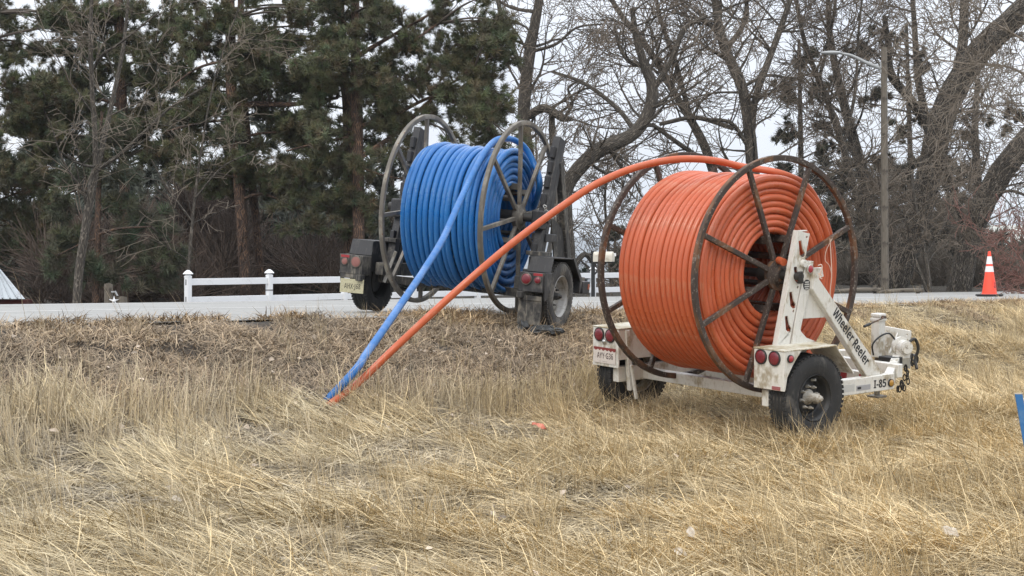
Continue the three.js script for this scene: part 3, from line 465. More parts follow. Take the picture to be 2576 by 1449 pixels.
// ---- reels
reelOn('cable_reel', 'rusty brown open steel reel with eight spokes holding the orange conduit', OM, 1.201, M.rust, 22.3 * Math.PI / 180, 21 * Math.PI / 180, 0.66);
reelOn('cable_reel', 'weathered grey open steel reel with eight spokes holding the blue conduit', BM, 1.1756, M.greySteel, 9.3 * Math.PI / 180, 6 * Math.PI / 180, 0.66);
// ---- conduits
const entry = onGround(830, 1018, 12, 20), entryB = onGround(820, 1010, 12, 20);
{
  const c = conduit('conduit', 'orange plastic conduit wound in neat rows, its free end arching down into the grass', OM, { n: 16, layers: 9, r: 0.0318, R: 0.868, Rin: 0.4, x0: -0.515, x1: 0.515, seed: 1000, sag: 0.035, cy: -0.01, wob: 0.008 }, M.orange);
  const dd = [18.05, 17.95, 17.85, 17.72, 17.6, 17.48, 17.36, 17.2, 17.0, 16.9];
  const px = [[1862, 418], [1790, 403], [1700, 401], [1600, 421], [1500, 463], [1400, 529], [1290, 611], [1150, 731], [1000, 869], [900, 964]];
  const eD = -entry.z;
  freeRun(c, OM, [oW(0.5, 0.5, -0.72), oW(0.49, 0.76, -0.5), oW(0.45, 0.885, -0.22), ...px.map(([u, v], i) => at(u, v, lerp(18.05, eD + 0.25, Math.pow(i / 9.6, 0.9)))), entry, entry.clone().add(V(-0.25, -0.22, 0.06))], 0.0325, M.orange, 'free end of the orange conduit reaching down to the ditch');
  const stub = rod(oW(0.63, 0.13, 0.02).applyMatrix4(OM.clone().invert()), oW(0.72, 0.12, 0.05).applyMatrix4(OM.clone().invert()), 0.034, 16); c.put(c, 'cut_end', stub, M.orange, 'short cut end of orange conduit by the hub');
}
{
  const c = conduit('conduit', 'blue plastic conduit wound loosely, one slack loop rising and running down into the grass', BM, { n: 15, layers: 6, r: 0.0345, R: 0.725, Rin: 0.37, x0: -0.5, x1: 0.47, seed: 2000, sag: 0.085, cy: -0.01, wob: 0.014, xw: 0.012, lump: 0.022 }, M.blue);
  const z2 = (x, y) => [(1300 + x / 1.449) * 0.63889, (400 + y / 1.449) * 0.63889];
  const px = [[1196, 470, 22.35], [1166, 362, 22.5], [1110, 262, 22.5], [1055, 222, 22.4], [1000, 210, 22.25], [945, 222, 22.05], [893, 272, 21.8], [850, 342, 21.55], [790, 462, 21.15], [730, 590, 20.75], [640, 790, 20.1], [520, 985, 19.3], [400, 1162, 18.55], [290, 1322, 17.9], [200, 1449, 17.4]];
  freeRun(c, BM, [bW(0.38, -0.05, -0.78), ...px.map(([x, y, d]) => at(...z2(x, y), d)), at(895, 930, 17.0), entryB, entryB.clone().add(V(-0.25, -0.24, 0.1))], 0.0355, M.blue, 'slack loop and free end of the blue conduit');
}

// ---------------------------------------------------------------- things along and beyond the road
{ // white two-rail vinyl fence
  const fa = 40 * Math.PI / 180, fx = Math.sin(fa), fd = Math.cos(fa), d0 = 38, x0 = (473 - 1288) / F * d0, sp = 2.11;
  const T = thing('rail_fence', 'white vinyl two-rail fence with pointed post caps across the road', 'fence');
  const yTop = (s) => H + 0.345 + 0.0146 * s, P = (s) => V(x0 + s * fx, 0, -(d0 + s * fd));
  T.position.copy(P(0)).setY(groundY(x0, d0)); const off = T.position.clone().negate();
  const cap = (() => { const g = new THREE.LatheGeometry([[0.052, 0], [0.056, 0.02], [0.05, 0.035], [0.034, 0.045], [0.034, 0.06], [0.072, 0.066], [0.07, 0.078], [0.045, 0.115], [0.02, 0.14], [0.0005, 0.147]].map((p) => new THREE.Vector2(p[0] * 1.38, p[1])), 4); g.rotateY(Math.PI / 4); return g.toNonIndexed(); })(); cap.computeVertexNormals();
  for (let k = 0; k < 10; k++) {
    const s = k * sp, p = P(s), top = yTop(s), gy = groundY(p.x, -p.z);
    const m = shade(new THREE.Mesh(new RoundedBoxGeometry(0.105, top - 0.147 - gy + 0.1, 0.105, 2, 0.006), M.vinyl)); m.name = 'post'; m.position.set(p.x, (top - 0.147 + gy - 0.1) / 2, p.z).add(off); m.rotation.y = -(Math.PI / 2 - fa) + Math.PI / 2; m.rotation.y = fa - Math.PI / 2; m.rotation.y = -(fa); T.add(m);
    const c = shade(new THREE.Mesh(cap, M.vinyl)); c.name = 'post_cap'; c.position.y = (top - 0.147 - gy + 0.1) / 2; m.add(c);
    if (k === 1) { const b = shade(new THREE.Mesh(new THREE.BoxGeometry(0.11, 0.02, 0.11), M.darkSteel)); b.name = 'cable_tie'; b.position.y = (top - 0.147 - gy + 0.1) / 2 - 0.27; m.add(b); }
    if (k === 0) for (const y of [-0.09, -0.42]) { const b = shade(new THREE.Mesh(new THREE.BoxGeometry(0.032, 0.11, 0.002), std({ color: lin(0.2, 0.2, 0.21), roughness: 0.9 }))); b.name = 'rail_slot'; b.position.set(-0.0, (top - 0.147 - gy + 0.1) / 2 + y, 0.0535); m.add(b); }
    if (k < 9) for (const y of [-0.215, -0.565]) { const a = P(s + 0.05).setY(top + y - 0.015), b = P(s + sp - 0.05).setY(yTop(s + sp) + y - 0.015); const r = part(T, 'rail', bar(a.add(off), b.add(off), 0.04, 0.128, V(0, 1, 0), 0.006), M.vinyl); }
  }
}
{ // mailbox on a black post
  const d = 45.5, p = at(1492, 740, d), T = thing('mailbox', 'cream rural mailbox on a thin black post in front of the white fence', 'mailbox');
  T.position.set(p.x, groundY(p.x, d), p.z); const top = at(1492, 631, d).y - T.position.y, by = at(1492, 658, d).y - T.position.y;
  part(T, 'post', rod(V(0, -0.2, 0), V(0, top, 0), 0.045, 12), M.rimBlack);
  part(T, 'support_arm', [bar(V(0.02, by - 0.3, 0.04), V(0.3, by - 0.02, 0.04), 0.04, 0.04), bar(V(0.0, by - 0.02, 0.04), V(0.46, by - 0.02, 0.04), 0.05, 0.03)], M.rimBlack);
  const sh = new THREE.Shape(); sh.moveTo(-0.1, 0); sh.lineTo(0.1, 0); sh.lineTo(0.1, 0.12); sh.absarc(0, 0.12, 0.1, 0, Math.PI, false); sh.lineTo(-0.1, 0);
  const body = new THREE.ExtrudeGeometry(sh, { depth: 0.44, bevelEnabled: true, bevelSize: 0.006, bevelThickness: 0.006, bevelSegments: 1 }); body.rotateY(Math.PI / 2 - 0.35); body.translate(0.03, by, 0.08);
  const cream = std({ map: grimy(L3(0.62, 0.58, 0.49), L3(0.35, 0.31, 0.24), 0.25, 501), roughness: 0.55 });
  const b = part(T, 'box', body, cream);
  const door = new THREE.ExtrudeGeometry(sh, { depth: 0.008, bevelEnabled: false }); door.scale(0.8, 0.8, 1); door.translate(0, 0.02, 0.448); door.rotateY(Math.PI / 2 - 0.35); door.translate(0.03, by, 0.08); part(b, 'door', door, cream);
  part(b, 'flag', bx(0.46, 0.52, by + 0.12, by + 0.19, 0.1, 0.106, 0.002), M.vinyl);
}
{ // street lamp on a wooden pole
  const d = 55, p = at(2226, 735, d), T = thing('street_lamp', 'weathered wooden pole with a grey cobra-head street lamp', 'street lamp');
  T.position.set(p.x, groundY(p.x, d), p.z); const o = T.position.clone().negate(), q = (u, v, dd = d) => at(u, v, dd).add(o);
  const top = q(2224, 118), base = V(0, -0.3, 0);
  part(T, 'pole', new Soup().tube([base, base.clone().lerp(top, 0.5), top.clone().add(V(0, -0.05, 0)), top], [0.115, 0.1, 0.088, 0.06], 14, 0.02, 3).geo(), M.wood);
  part(T, 'conduit_pipe', rod(q(2233, 700, d - 0.05), q(2231, 200, d - 0.05), 0.013, 8), M.galv);
  const arm = part(T, 'arm', new Soup().tube(curvePts([q(2216, 172), q(2180, 158), q(2140, 139), q(2105, 133)], 16), Array.from({ length: 17 }, (_, i) => lerp(0.055, 0.03, i / 16)), 10).geo(), M.galv);
  part(arm, 'bracket', bar(q(2216, 184), q(2216, 156), 0.05, 0.07), M.galv);
  const hd = new THREE.SphereGeometry(0.5, 18, 10); hd.scale(0.62, 0.12, 0.26); const hp = q(2092, 133); hd.translate(hp.x, hp.y, hp.z); part(T, 'lamp_head', hd, M.galv);
}
{ // traffic cone standing on the road
  let d = 36, p; for (; d < 60; d += 0.05) { p = at(2489, 746, d); if (p.y <= roadY(roadS(p.x, d), roadT(p.x, d))) break; }
  const T = thing('traffic_cone', 'orange traffic cone with two white reflective bands standing on the road', 'traffic cone');
  T.position.set(p.x, roadY(roadS(p.x, d), roadT(p.x, d)), p.z); T.rotation.y = 0.5;
  const k = 114 / F * d, s = k / 0.92;
  const base = part(T, 'base', [bx(-0.2 * s, 0.2 * s, 0.012 * s, 0.05 * s, -0.2 * s, 0.2 * s, 0.012), ...[-0.14, -0.05, 0.05, 0.14].map((x) => bx((x - 0.025) * s, (x + 0.025) * s, 0, 0.014 * s, -0.19 * s, 0.19 * s, 0.003))], M.rimBlack);
  const rr = (y) => lerp(0.152, 0.026, (y - 0.05) / 0.87), ring = (a, b, e = 0) => new THREE.LatheGeometry([[rr(a) + e, a], [rr(b) + e, b]].map((q) => new THREE.Vector2(q[0] * s, q[1] * s)), 32);
  const body = new THREE.LatheGeometry([[0.165, 0.05], [0.155, 0.058], [rr(0.06), 0.06], [rr(0.91), 0.91], [0.022, 0.92], [0.016, 0.915]].map((q) => new THREE.Vector2(q[0] * s, q[1] * s)), 32);
  part(T, 'cone_body', body, M.coneOrange);
  part(T, 'reflective_band', ring(0.5, 0.615, 0.003), M.coneWhite); part(T, 'reflective_band', ring(0.66, 0.815, 0.003), M.coneWhite);
  const cv = document.createElement('canvas'); cv.width = 256; cv.height = 256; const c = cv.getContext('2d'); c.fillStyle = '#f04a3a'; c.fillRect(0, 0, 256, 256); c.fillStyle = '#2a1410'; c.textAlign = 'center';
  // stencilled lines too small to read in the photograph: rows of short dark marks
  const r = rng(77); [[70, 150], [105, 110], [140, 120], [180, 200], [212, 190]].forEach(([y, w]) => { for (let x = 128 - w / 2; x < 128 + w / 2; x += 14) c.fillRect(x, y - 12 - r() * 5, 9, 20 + r() * 6); });
  const st = new THREE.CanvasTexture(cv); st.colorSpace = THREE.SRGBColorSpace;
  const patch = new THREE.CylinderGeometry((rr(0.32) + 0.0035) * s, (rr(0.15) + 0.0035) * s, 0.17 * s, 12, 1, true, -0.15, 0.95); patch.translate(0, 0.235 * s, 0); part(T, 'stencil', patch, std({ map: st, roughness: 0.55 }));
}
{ // wooden gate posts on the far left verge, one with a latch
  for (const [u, v0, v1, w, lab, latch] of [[273, 770, 712, 0.085, 'tall weathered timber post with a rusty latch beside the road', 1], [306, 770, 745, 0.1, 'short weathered timber stump with a white blossom tied to it', 0]]) {
    const d = 37, p = at(u, v0, d), T = thing('timber_post', lab, 'post'); T.position.set(p.x, groundY(p.x, d), p.z); const h = at(u, v1, d).y - T.position.y;
    part(T, 'post', new Soup().tube([V(0, -0.2, 0), V(0, h * 0.5, 0), V(0.0, h - 0.02, 0), V(0.0, h, 0)], [w, w * 0.98, w * 0.96, 0.02], 9, 0.06, 4).geo(), M.wood);
    if (latch) part(T, 'latch', [bx(0.06, 0.15, h - 0.18, h - 0.15, 0.04, 0.07), rod(V(0.13, h - 0.15, 0.06), V(0.18, h - 0.24, 0.06), 0.018)], M.galv);
    else part(T, 'ribbon', [0, 1, 2, 3, 4].map((i) => { const g = new THREE.ConeGeometry(0.028, 0.11, 5); g.translate(0, 0.05, 0); g.rotateZ(i * 1.26); g.translate(-0.12, h - 0.09, 0.1); return g; }), M.vinyl, 'white blossom-shaped ribbon');
  }
}
{ // small outbuilding at the far left: metal roof over a red wall
  const d = 43, T = thing('shed', 'small red shed with a pale metal roof at the edge of the wood', 'shed'); const a = at(-70, 760, d); T.position.set(a.x, groundY(a.x, d), a.z); const o = T.position.clone().negate();
  const e0 = at(66, 752, d).add(o), e1 = at(-160, 752, d).add(o), r0 = at(-62, 650, d).add(o); const dep = 5;
  const roofMat = std({ map: grimy(L3(0.4, 0.43, 0.45), L3(0.28, 0.29, 0.3), 0.3, 511), roughness: 0.55, metalness: 0.2 });
  const wl = std({ color: lin(0.13, 0.035, 0.028), roughness: 0.9 });
  const gx = e0.x - 0.15, gb = -0.2; part(T, 'wall', [bx(e1.x, gx, gb, e0.y - 0.02, -1.2, -0.15, 0.01)], wl);
  // the roof's hip end faces the road
  const g = new THREE.BufferGeometry(); const A = V(e1.x, e0.y, 0.1), B = V(e0.x, e0.y, 0.1), C = at(48, 752, d + dep).add(o), D = V(e1.x, e0.y, -dep), R = V(r0.x, r0.y, -1.4), S = V(e1.x + 1, r0.y, -1.4), R2 = at(-40, 662, d + dep - 1.4).add(o);
  const tri = [A, B, R, A, R, S, B, C, R2, B, R2, R, A, D, C, A, C, B]; g.setAttribute('position', new THREE.Float32BufferAttribute(tri.flatMap((p) => [p.x, p.y, p.z]), 3)); g.computeVertexNormals(); const roof = part(T, 'roof', metreUV(g), roofMat);
  for (let i = 1; i < 12; i++) { const k = i / 12, b = A.clone().lerp(B, k), t = S.clone().lerp(R, k); part(roof, 'seam', bar(b.add(V(0, 0.015, 0.01)), t.add(V(0, 0.015, 0.01)), 0.025, 0.03), roofMat); }
}
{ // red barn behind the cone, partly hidden
  const d = 84, T = thing('barn', 'dark red barn with a pale grey roof behind the cottonwood', 'barn'); const a = at(2570, 742, d); T.position.set(a.x, groundY(a.x, d), a.z); const o = T.position.clone().negate();
  const L = at(2502, 742, d).add(o).x, Rr = at(2720, 742, d).add(o).x, eave = at(2560, 622, d).add(o).y, ridge = at(2560, 588, d).add(o).y;
  const wl = std({ map: grimy(L3(0.15, 0.035, 0.032), L3(0.09, 0.04, 0.035), 0.4, 521), roughness: 0.9 }), rf = std({ map: grimy(L3(0.42, 0.42, 0.38), L3(0.27, 0.28, 0.24), 0.5, 522), roughness: 0.7 });
  const wall = part(T, 'wall', bx(L + 0.3, Rr, -0.4, eave, -5, 0, 0.02), wl);
  for (let x = L + 0.45; x < Rr; x += 0.3) part(wall, 'batten', bx(x, x + 0.05, -0.3, eave - 0.03, 0, 0.025, 0.003), wl);
  part(T, 'roof', [bar(V((L + Rr) / 2, eave - 0.05, 0.35), V((L + Rr) / 2, ridge + 0.4, -2.5), Rr - L, 0.08), bar(V((L + Rr) / 2, eave - 0.05, -5.35), V((L + Rr) / 2, ridge + 0.4, -2.5), Rr - L, 0.08)], rf);
}
{ // split-rail logs by the lamp pole
  for (const [u0, v0, u1, v1, lab] of [[2085, 735, 2215, 729, 'long grey log rail lying left of the lamp pole'], [2205, 736, 2322, 731, 'short grey log rail lying across the foot of the lamp pole']]) {
    const d = 52, a = at(u0, v0, d), b = at(u1, v1, d), pts = curvePts([a, a.clone().lerp(b, 0.5).add(V(0, 0.03, 0.1)), b], 10);
    const T = thing('log_rail', lab, 'log'); T.position.copy(a).setY(groundY(a.x, d)); const o = T.position.clone().negate();
    part(T, 'log', new Soup().tube(pts.map((p) => p.add(o)), pts.map(() => 0.055), 9, 0.1, 6).geo(), M.wood);
    for (const k of [1, 9]) { const q = pts[k]; part(T, 'stake', new Soup().tube([V(q.x, -0.15, q.z - 0.1), V(q.x, q.y + 0.12, q.z - 0.1)], [0.06, 0.055], 8, 0.05, 2).geo(), M.wood); }
  }
}
{ // black sandbag-like sack wedged at the wheel
  const p = onGround(1362, 846, 17, 24), T = thing('plastic_sack', 'crumpled black plastic sack lying behind the black trailer wheel', 'sack'); T.position.set(p.x, groundY(p.x, -p.z), p.z);
  const g = new THREE.SphereGeometry(1, 72, 44), q = g.attributes.position;
  for (let i = 0; i < q.count; i++) {
    const x = q.getX(i), y = q.getY(i), z = q.getZ(i), an = Math.atan2(z, y), rid = Math.abs(fbm(x * 3.2 + 9, Math.sin(an) * 1.6 + Math.cos(an) * 1.1 + x, 531, 4) - 0.5) * 2, f = fbm(x * 7 + 5, Math.sin(an) * 4 + 20, 532, 3) - 0.5;
    const k = 0.82 + rid * 0.55 + f * 0.35, w = 1 - 0.5 * smooth(-0.55, -1, x) - 0.2 * smooth(0.7, 1, x); q.setXYZ(i, x * 0.25 + f * 0.03, Math.max(-0.01, y * 0.062 * w * k + 0.045 + 0.02 * fbm(x * 4, 3, 534, 2)), z * 0.115 * k * w + f * 0.02);
  }
  g.computeVertexNormals(); g.rotateY(-0.15);
  const plastic = std({ map: grimy(L3(0.018, 0.02, 0.021), L3(0.12, 0.115, 0.1), 0.75, 533), roughness: 0.5 });
  part(T, 'body', metreUV(g), plastic);
  const k = new THREE.SphereGeometry(0.06, 18, 14); const kp = k.attributes.position; for (let i = 0; i < kp.count; i++) { const a = fbm(kp.getX(i) * 40 + 9, kp.getY(i) * 40 + kp.getZ(i) * 30, 535, 3); kp.setXYZ(i, kp.getX(i) * (0.4 + a * 1.1), kp.getY(i) * (0.6 + a * 1.1), kp.getZ(i) * (0.5 + a)); } k.computeVertexNormals(); k.rotateZ(0.4); k.translate(-0.19, 0.1, 0.03); part(T, 'knot', metreUV(k), plastic);
}
{ // blue marker stake at the right edge
  const d = 12.3, b = at(2618, 1200, d), t = at(2562, 990, d), T = thing('marker_stake', 'blue painted lath stake leaning in the grass', 'stake'); const gy = groundY(b.x, d); T.position.set(b.x + 0.012, gy, b.z); const o = T.position.clone().negate();
  part(T, 'lath', bar(V(0.015, -0.12, 0), t.clone().add(o).add(V(0.0, 0, 0)), 0.046, 0.012, V(0, 0, 1), 0.002), std({ map: grimy(L3(0.03, 0.14, 0.34), L3(0.1, 0.2, 0.36), 0.3, 541), roughness: 0.6 }));
  part(T, 'bare_end', bx(t.x + o.x - 0.024, t.x + o.x + 0.024, t.y + o.y - 0.004, t.y + o.y + 0.003, t.z + o.z - 0.007, t.z + o.z + 0.007, 0.001), std({ color: lin(0.5, 0.45, 0.36), roughness: 0.9 }));
}
{ // dropped leaves and scraps
  const leaf = (seed, s) => { const g = new THREE.PlaneGeometry(1, 1, 10, 12), q = g.attributes.position; for (let i = 0; i < q.count; i++) { const u = q.getX(i) * 2, v = q.getY(i) + 0.5, w = Math.pow(Math.sin(Math.PI * clamp(v * 0.96 + 0.02)), 0.7) * 0.33; q.setXYZ(i, u * w * s, (Math.abs(u) * 0.35 * w + (fbm(u * 2 + seed, v * 4, seed, 3) - 0.5) * 0.35 + v * 0.35) * s, -v * s); } g.computeVertexNormals(); return g; };
  const pale = std({ color: lin(0.5, 0.44, 0.36), roughness: 0.9, side: THREE.DoubleSide });
  for (const [u, v, s, ry, lab] of [[1744, 1398, 0.075, 0.2, 'pale dry leaf standing on a thin stem in the grass'], [1728, 1446, 0.075, 1.2, 'pale curled leaf lying below the leaf on a stem'], [2412, 1394, 0.1, 1.0, 'long pale dry leaf lying near a bare brown stalk'], [460, 1300, 0.07, 2, 'pale curled leaf lying in flattened grass on the left'], [1245, 1340, 0.045, 0.4, 'tiny pale leaf scrap lying in flattened straw']]) {
    const p = onGround(u, v, 8, 20), m = lone('dry_leaf', leaf(u, s), pale, lab, 'leaf', 'pale leaves dropped in the grass'); m.position.copy(p).add(V(0, 0.1, 0)); m.rotation.set(0.35, ry, 0.3);
  }
  const p = onGround(1374, 1106, 9, 20), m = lone('plastic_scrap', leaf(31, 0.12), std({ color: lin(0.5, 0.15, 0.09), roughness: 0.5, side: THREE.DoubleSide }), 'small torn scrap of red-orange plastic lying in the straw', 'scrap'); m.position.copy(p).add(V(0, 0.09, 0)); m.rotation.set(0.2, 1.4, 0.2);
}
{ // string tied to a spoke of the orange reel
  const inv = OM.clone().invert(), a = 22.3 * Math.PI / 180, R = 0.72, T = thing('string', 'frayed pale string hanging from a spoke of the rusty reel', 'string'); const top = oW(0.63, Math.sin(a) * R, -Math.cos(a) * R); T.position.copy(top);
  const q = (u, v, d) => at(u, v, d).sub(top); const D = -top.z;
  part(T, 'strand', new Soup().tube(curvePts([V(-0.01, 0.02, 0.03), q(2090, 638, D - 0.02), q(2092, 690, D - 0.02), q(2088, 740, D), q(2090, 780, D), q(2106, 800, D)], 40), Array(41).fill(0.005), 5).geo(), M.rope);
  part(T, 'strand', new Soup().tube(curvePts([V(0.01, 0.02, 0.03), q(2078, 632, D - 0.02), q(2076, 655, D - 0.02), q(2086, 668, D), q(2092, 690, D)], 24), Array(25).fill(0.004), 5).geo(), M.rope);
  const S = thing('string', 'pale frayed string knotted on the trailer post tab', 'string'); const b0 = oW(0.84, 0.04, -0.33); S.position.copy(b0); const D2 = -b0.z, q2 = (u, v) => at(u, v, D2 - 0.05).sub(b0);
  part(S, 'strand', new Soup().tube(curvePts([q2(2058, 668), q2(2066, 666), q2(2068, 675), q2(2064, 688), q2(2068, 695)], 20), Array(21).fill(0.006), 5).geo(), M.rope);
  part(S, 'strand', new Soup().tube(curvePts([q2(2058, 690), q2(2064, 688), q2(2061, 697), q2(2068, 702)], 14), Array(15).fill(0.005), 5).geo(), M.rope);
}

// ---------------------------------------------------------------- trees
const UP = V(0, 1, 0);
function limbLine(list, d, z0 = 0, z1 = 0) {             // [u, v, half width in px] -> points and radii
  const n = list.length, p = list.map(([u, v], i) => at(u, v, d + lerp(z0, z1, i / Math.max(1, n - 1)))), k = (n - 1) * 7;
  const pts = curvePts(p, k), rad = pts.map((_, i) => { const t = i / k * (n - 1), a = Math.min(n - 2, Math.floor(t)); return lerp(list[a][2], list[a + 1][2], t - a) / F * d; });
  return { pts, rad };
}
function branchOut(rec, p, dir, len, r, lvl, o, rnd) {
  const n = [8, 6, 4, 3][lvl], pts = [p.clone()], rad = [r], c = dir.clone().normalize(), q = p.clone(), bend = V(rnd() - 0.5, rnd() - 0.5, rnd() - 0.5).multiplyScalar(o.curl);
  for (let i = 1; i <= n; i++) {
    c.add(V(rnd() - 0.5, rnd() - 0.5, rnd() - 0.5).multiplyScalar(o.kink)).addScaledVector(bend, 1 / n); c.y += o.lift[Math.min(lvl, o.lift.length - 1)] / n; c.normalize();
    q.addScaledVector(c, len / n); pts.push(q.clone()); rad.push(Math.max(o.thin, r * (1 - 0.75 * i / n)));
  }
  rec[lvl < 1 ? 'b' : 't'].tube(pts, rad, lvl < 1 ? 5 : 3);
  if (lvl >= o.max) return;
  const k = Math.round(o.kids[lvl] * (0.7 + 0.6 * rnd()));
  for (let j = 0; j < k; j++) {
    const t = 0.2 + 0.8 * rnd(), i = Math.min(n - 1, Math.floor(t * n)), s = pts[i].clone().lerp(pts[i + 1], t * n - i), f = pts[i + 1].clone().sub(pts[i]).normalize();
    const ax = V(rnd() - 0.5, rnd() - 0.5, rnd() - 0.5).cross(f).normalize(); f.applyAxisAngle(ax, 0.45 + rnd() * 0.8);
    branchOut(rec, s, f, len * (0.32 + 0.34 * rnd()), Math.max(o.thin, rad[i] * 0.62), lvl + 1, o, rnd);
  }
}
const BASE = { curl: 1.1, kink: 0.34, lift: [0.35, 0.1, 0.0], thin: 0.0085, kids: [7, 5, 3], max: 2, rate: 2.4, len: 2.2 };
function bareTree(label, base, d, limbs, o, seed, mat = M.bareBark, twigMat = M.twig, group = 'bare trees beyond the road', category = 'tree', name = 'bare_tree') {
  o = { ...BASE, ...o }; const rnd = rng(seed), T = thing(name, label, category, group), b = at(base[0], base[1], d); T.position.set(b.x, groundY(b.x, d), b.z); const off = T.position.clone().negate();
  const rec = { b: new Soup(), t: new Soup() };
  limbs.forEach((l, i) => {
    const { pts, rad } = limbLine(l.p, d, l.z0 ?? 0, l.z1 ?? 0); if (l.foot) { const f = pts[0].clone(); f.y = groundY(f.x, -f.z) - 0.2; if (f.y < pts[0].y) { pts.unshift(f.clone().lerp(pts[0], 0.6), ); rad.unshift(rad[0] * 1.05); pts.unshift(f); rad.unshift(rad[0] * 1.25); } }
    const loc = pts.map((p) => p.clone().add(off));
    part(T, i ? 'limb' : 'trunk', new Soup().tube(loc, rad, l.p[0][2] > 9 ? 18 : 10, 0.1, seed + i, 1).geo(), mat);
    let L = 0; for (let k = 1; k < loc.length; k++) L += loc[k].distanceTo(loc[k - 1]);
    const n = Math.round(L * (l.rate ?? o.rate));
    for (let k = 0; k < n; k++) {
      const t = lerp(l.from ?? 0.15, 1, rnd()), x = t * (loc.length - 1), a = Math.min(loc.length - 2, Math.floor(x)), s = loc[a].clone().lerp(loc[a + 1], x - a), f = loc[a + 1].clone().sub(loc[a]).normalize();
      const ax = V(rnd() - 0.5, rnd() - 0.5, (rnd() - 0.5) * 0.7).cross(f).normalize(), dir = f.clone().applyAxisAngle(ax, 0.5 + rnd() * 0.9);
      const r = Math.min(rad[a] * 0.4, 0.035 + rnd() * 0.02); branchOut(rec, s, dir, (l.len ?? o.len) * (0.45 + 0.9 * rnd()), Math.max(o.thin * 1.6, r), 0, o, rnd);
    }
  });
  part(T, 'branches', rec.b.geo(), mat, null, 'stuff'); part(T, 'twigs', rec.t.geo(), twigMat, null, 'stuff');
  return T;
}
// -- needles
function tuft(n, len, w, seed, cone) { const r = rng(seed), p = [], nn = []; for (let i = 0; i < n; i++) { const a = r() * 6.283, e = cone * Math.sqrt(r()), d = V(Math.sin(e) * Math.cos(a), Math.cos(e), Math.sin(e) * Math.sin(a)), side = V(r() - 0.5, r() - 0.5, r() - 0.5).cross(d).normalize(), b = V(0, -r() * len * 0.5, 0), l = len * (0.65 + 0.5 * r()), t = b.clone().addScaledVector(d, l); t.y -= 0.12 * l * r(); const m = b.clone().addScaledVector(d, l * 0.5); for (const q of [b.clone().addScaledVector(side, w * 0.5), b.clone().addScaledVector(side, -w * 0.5), t]) p.push(q.x, q.y, q.z); const no = side.clone().cross(d).normalize(); for (let k = 0; k < 3; k++) nn.push(no.x, no.y, no.z); } const g = new THREE.BufferGeometry(); g.setAttribute('position', new THREE.Float32BufferAttribute(p, 3)); g.computeVertexNormals(); return g; }
const TUFTS = { pine: tuft(46, 0.15, 0.0125, 5, 1.3), long: tuft(50, 0.24, 0.013, 6, 1.35), spruce: tuft(60, 0.13, 0.02, 7, 1.45), juniper: tuft(44, 0.17, 0.028, 8, 1.4) };
function instanced(parent, name, geo, mat, list, label, kind = 'stuff') {
  const m = new THREE.InstancedMesh(geo, mat, list.length), c = new THREE.Color(); list.forEach((e, i) => { m.setMatrixAt(i, e.m); m.setColorAt(i, c.setRGB(...e.c)); });
  m.name = name; m.userData.kind = kind; if (label) m.userData.label = label; shade(m); parent.add(m); return m;
}
const TQ = new THREE.Quaternion();
function place(p, dir, s, spin) { const q = new THREE.Quaternion().setFromUnitVectors(UP, dir.clone().normalize()); TQ.setFromAxisAngle(UP, spin); q.multiply(TQ); return new THREE.Matrix4().compose(p, q, V(s, s, s)); }
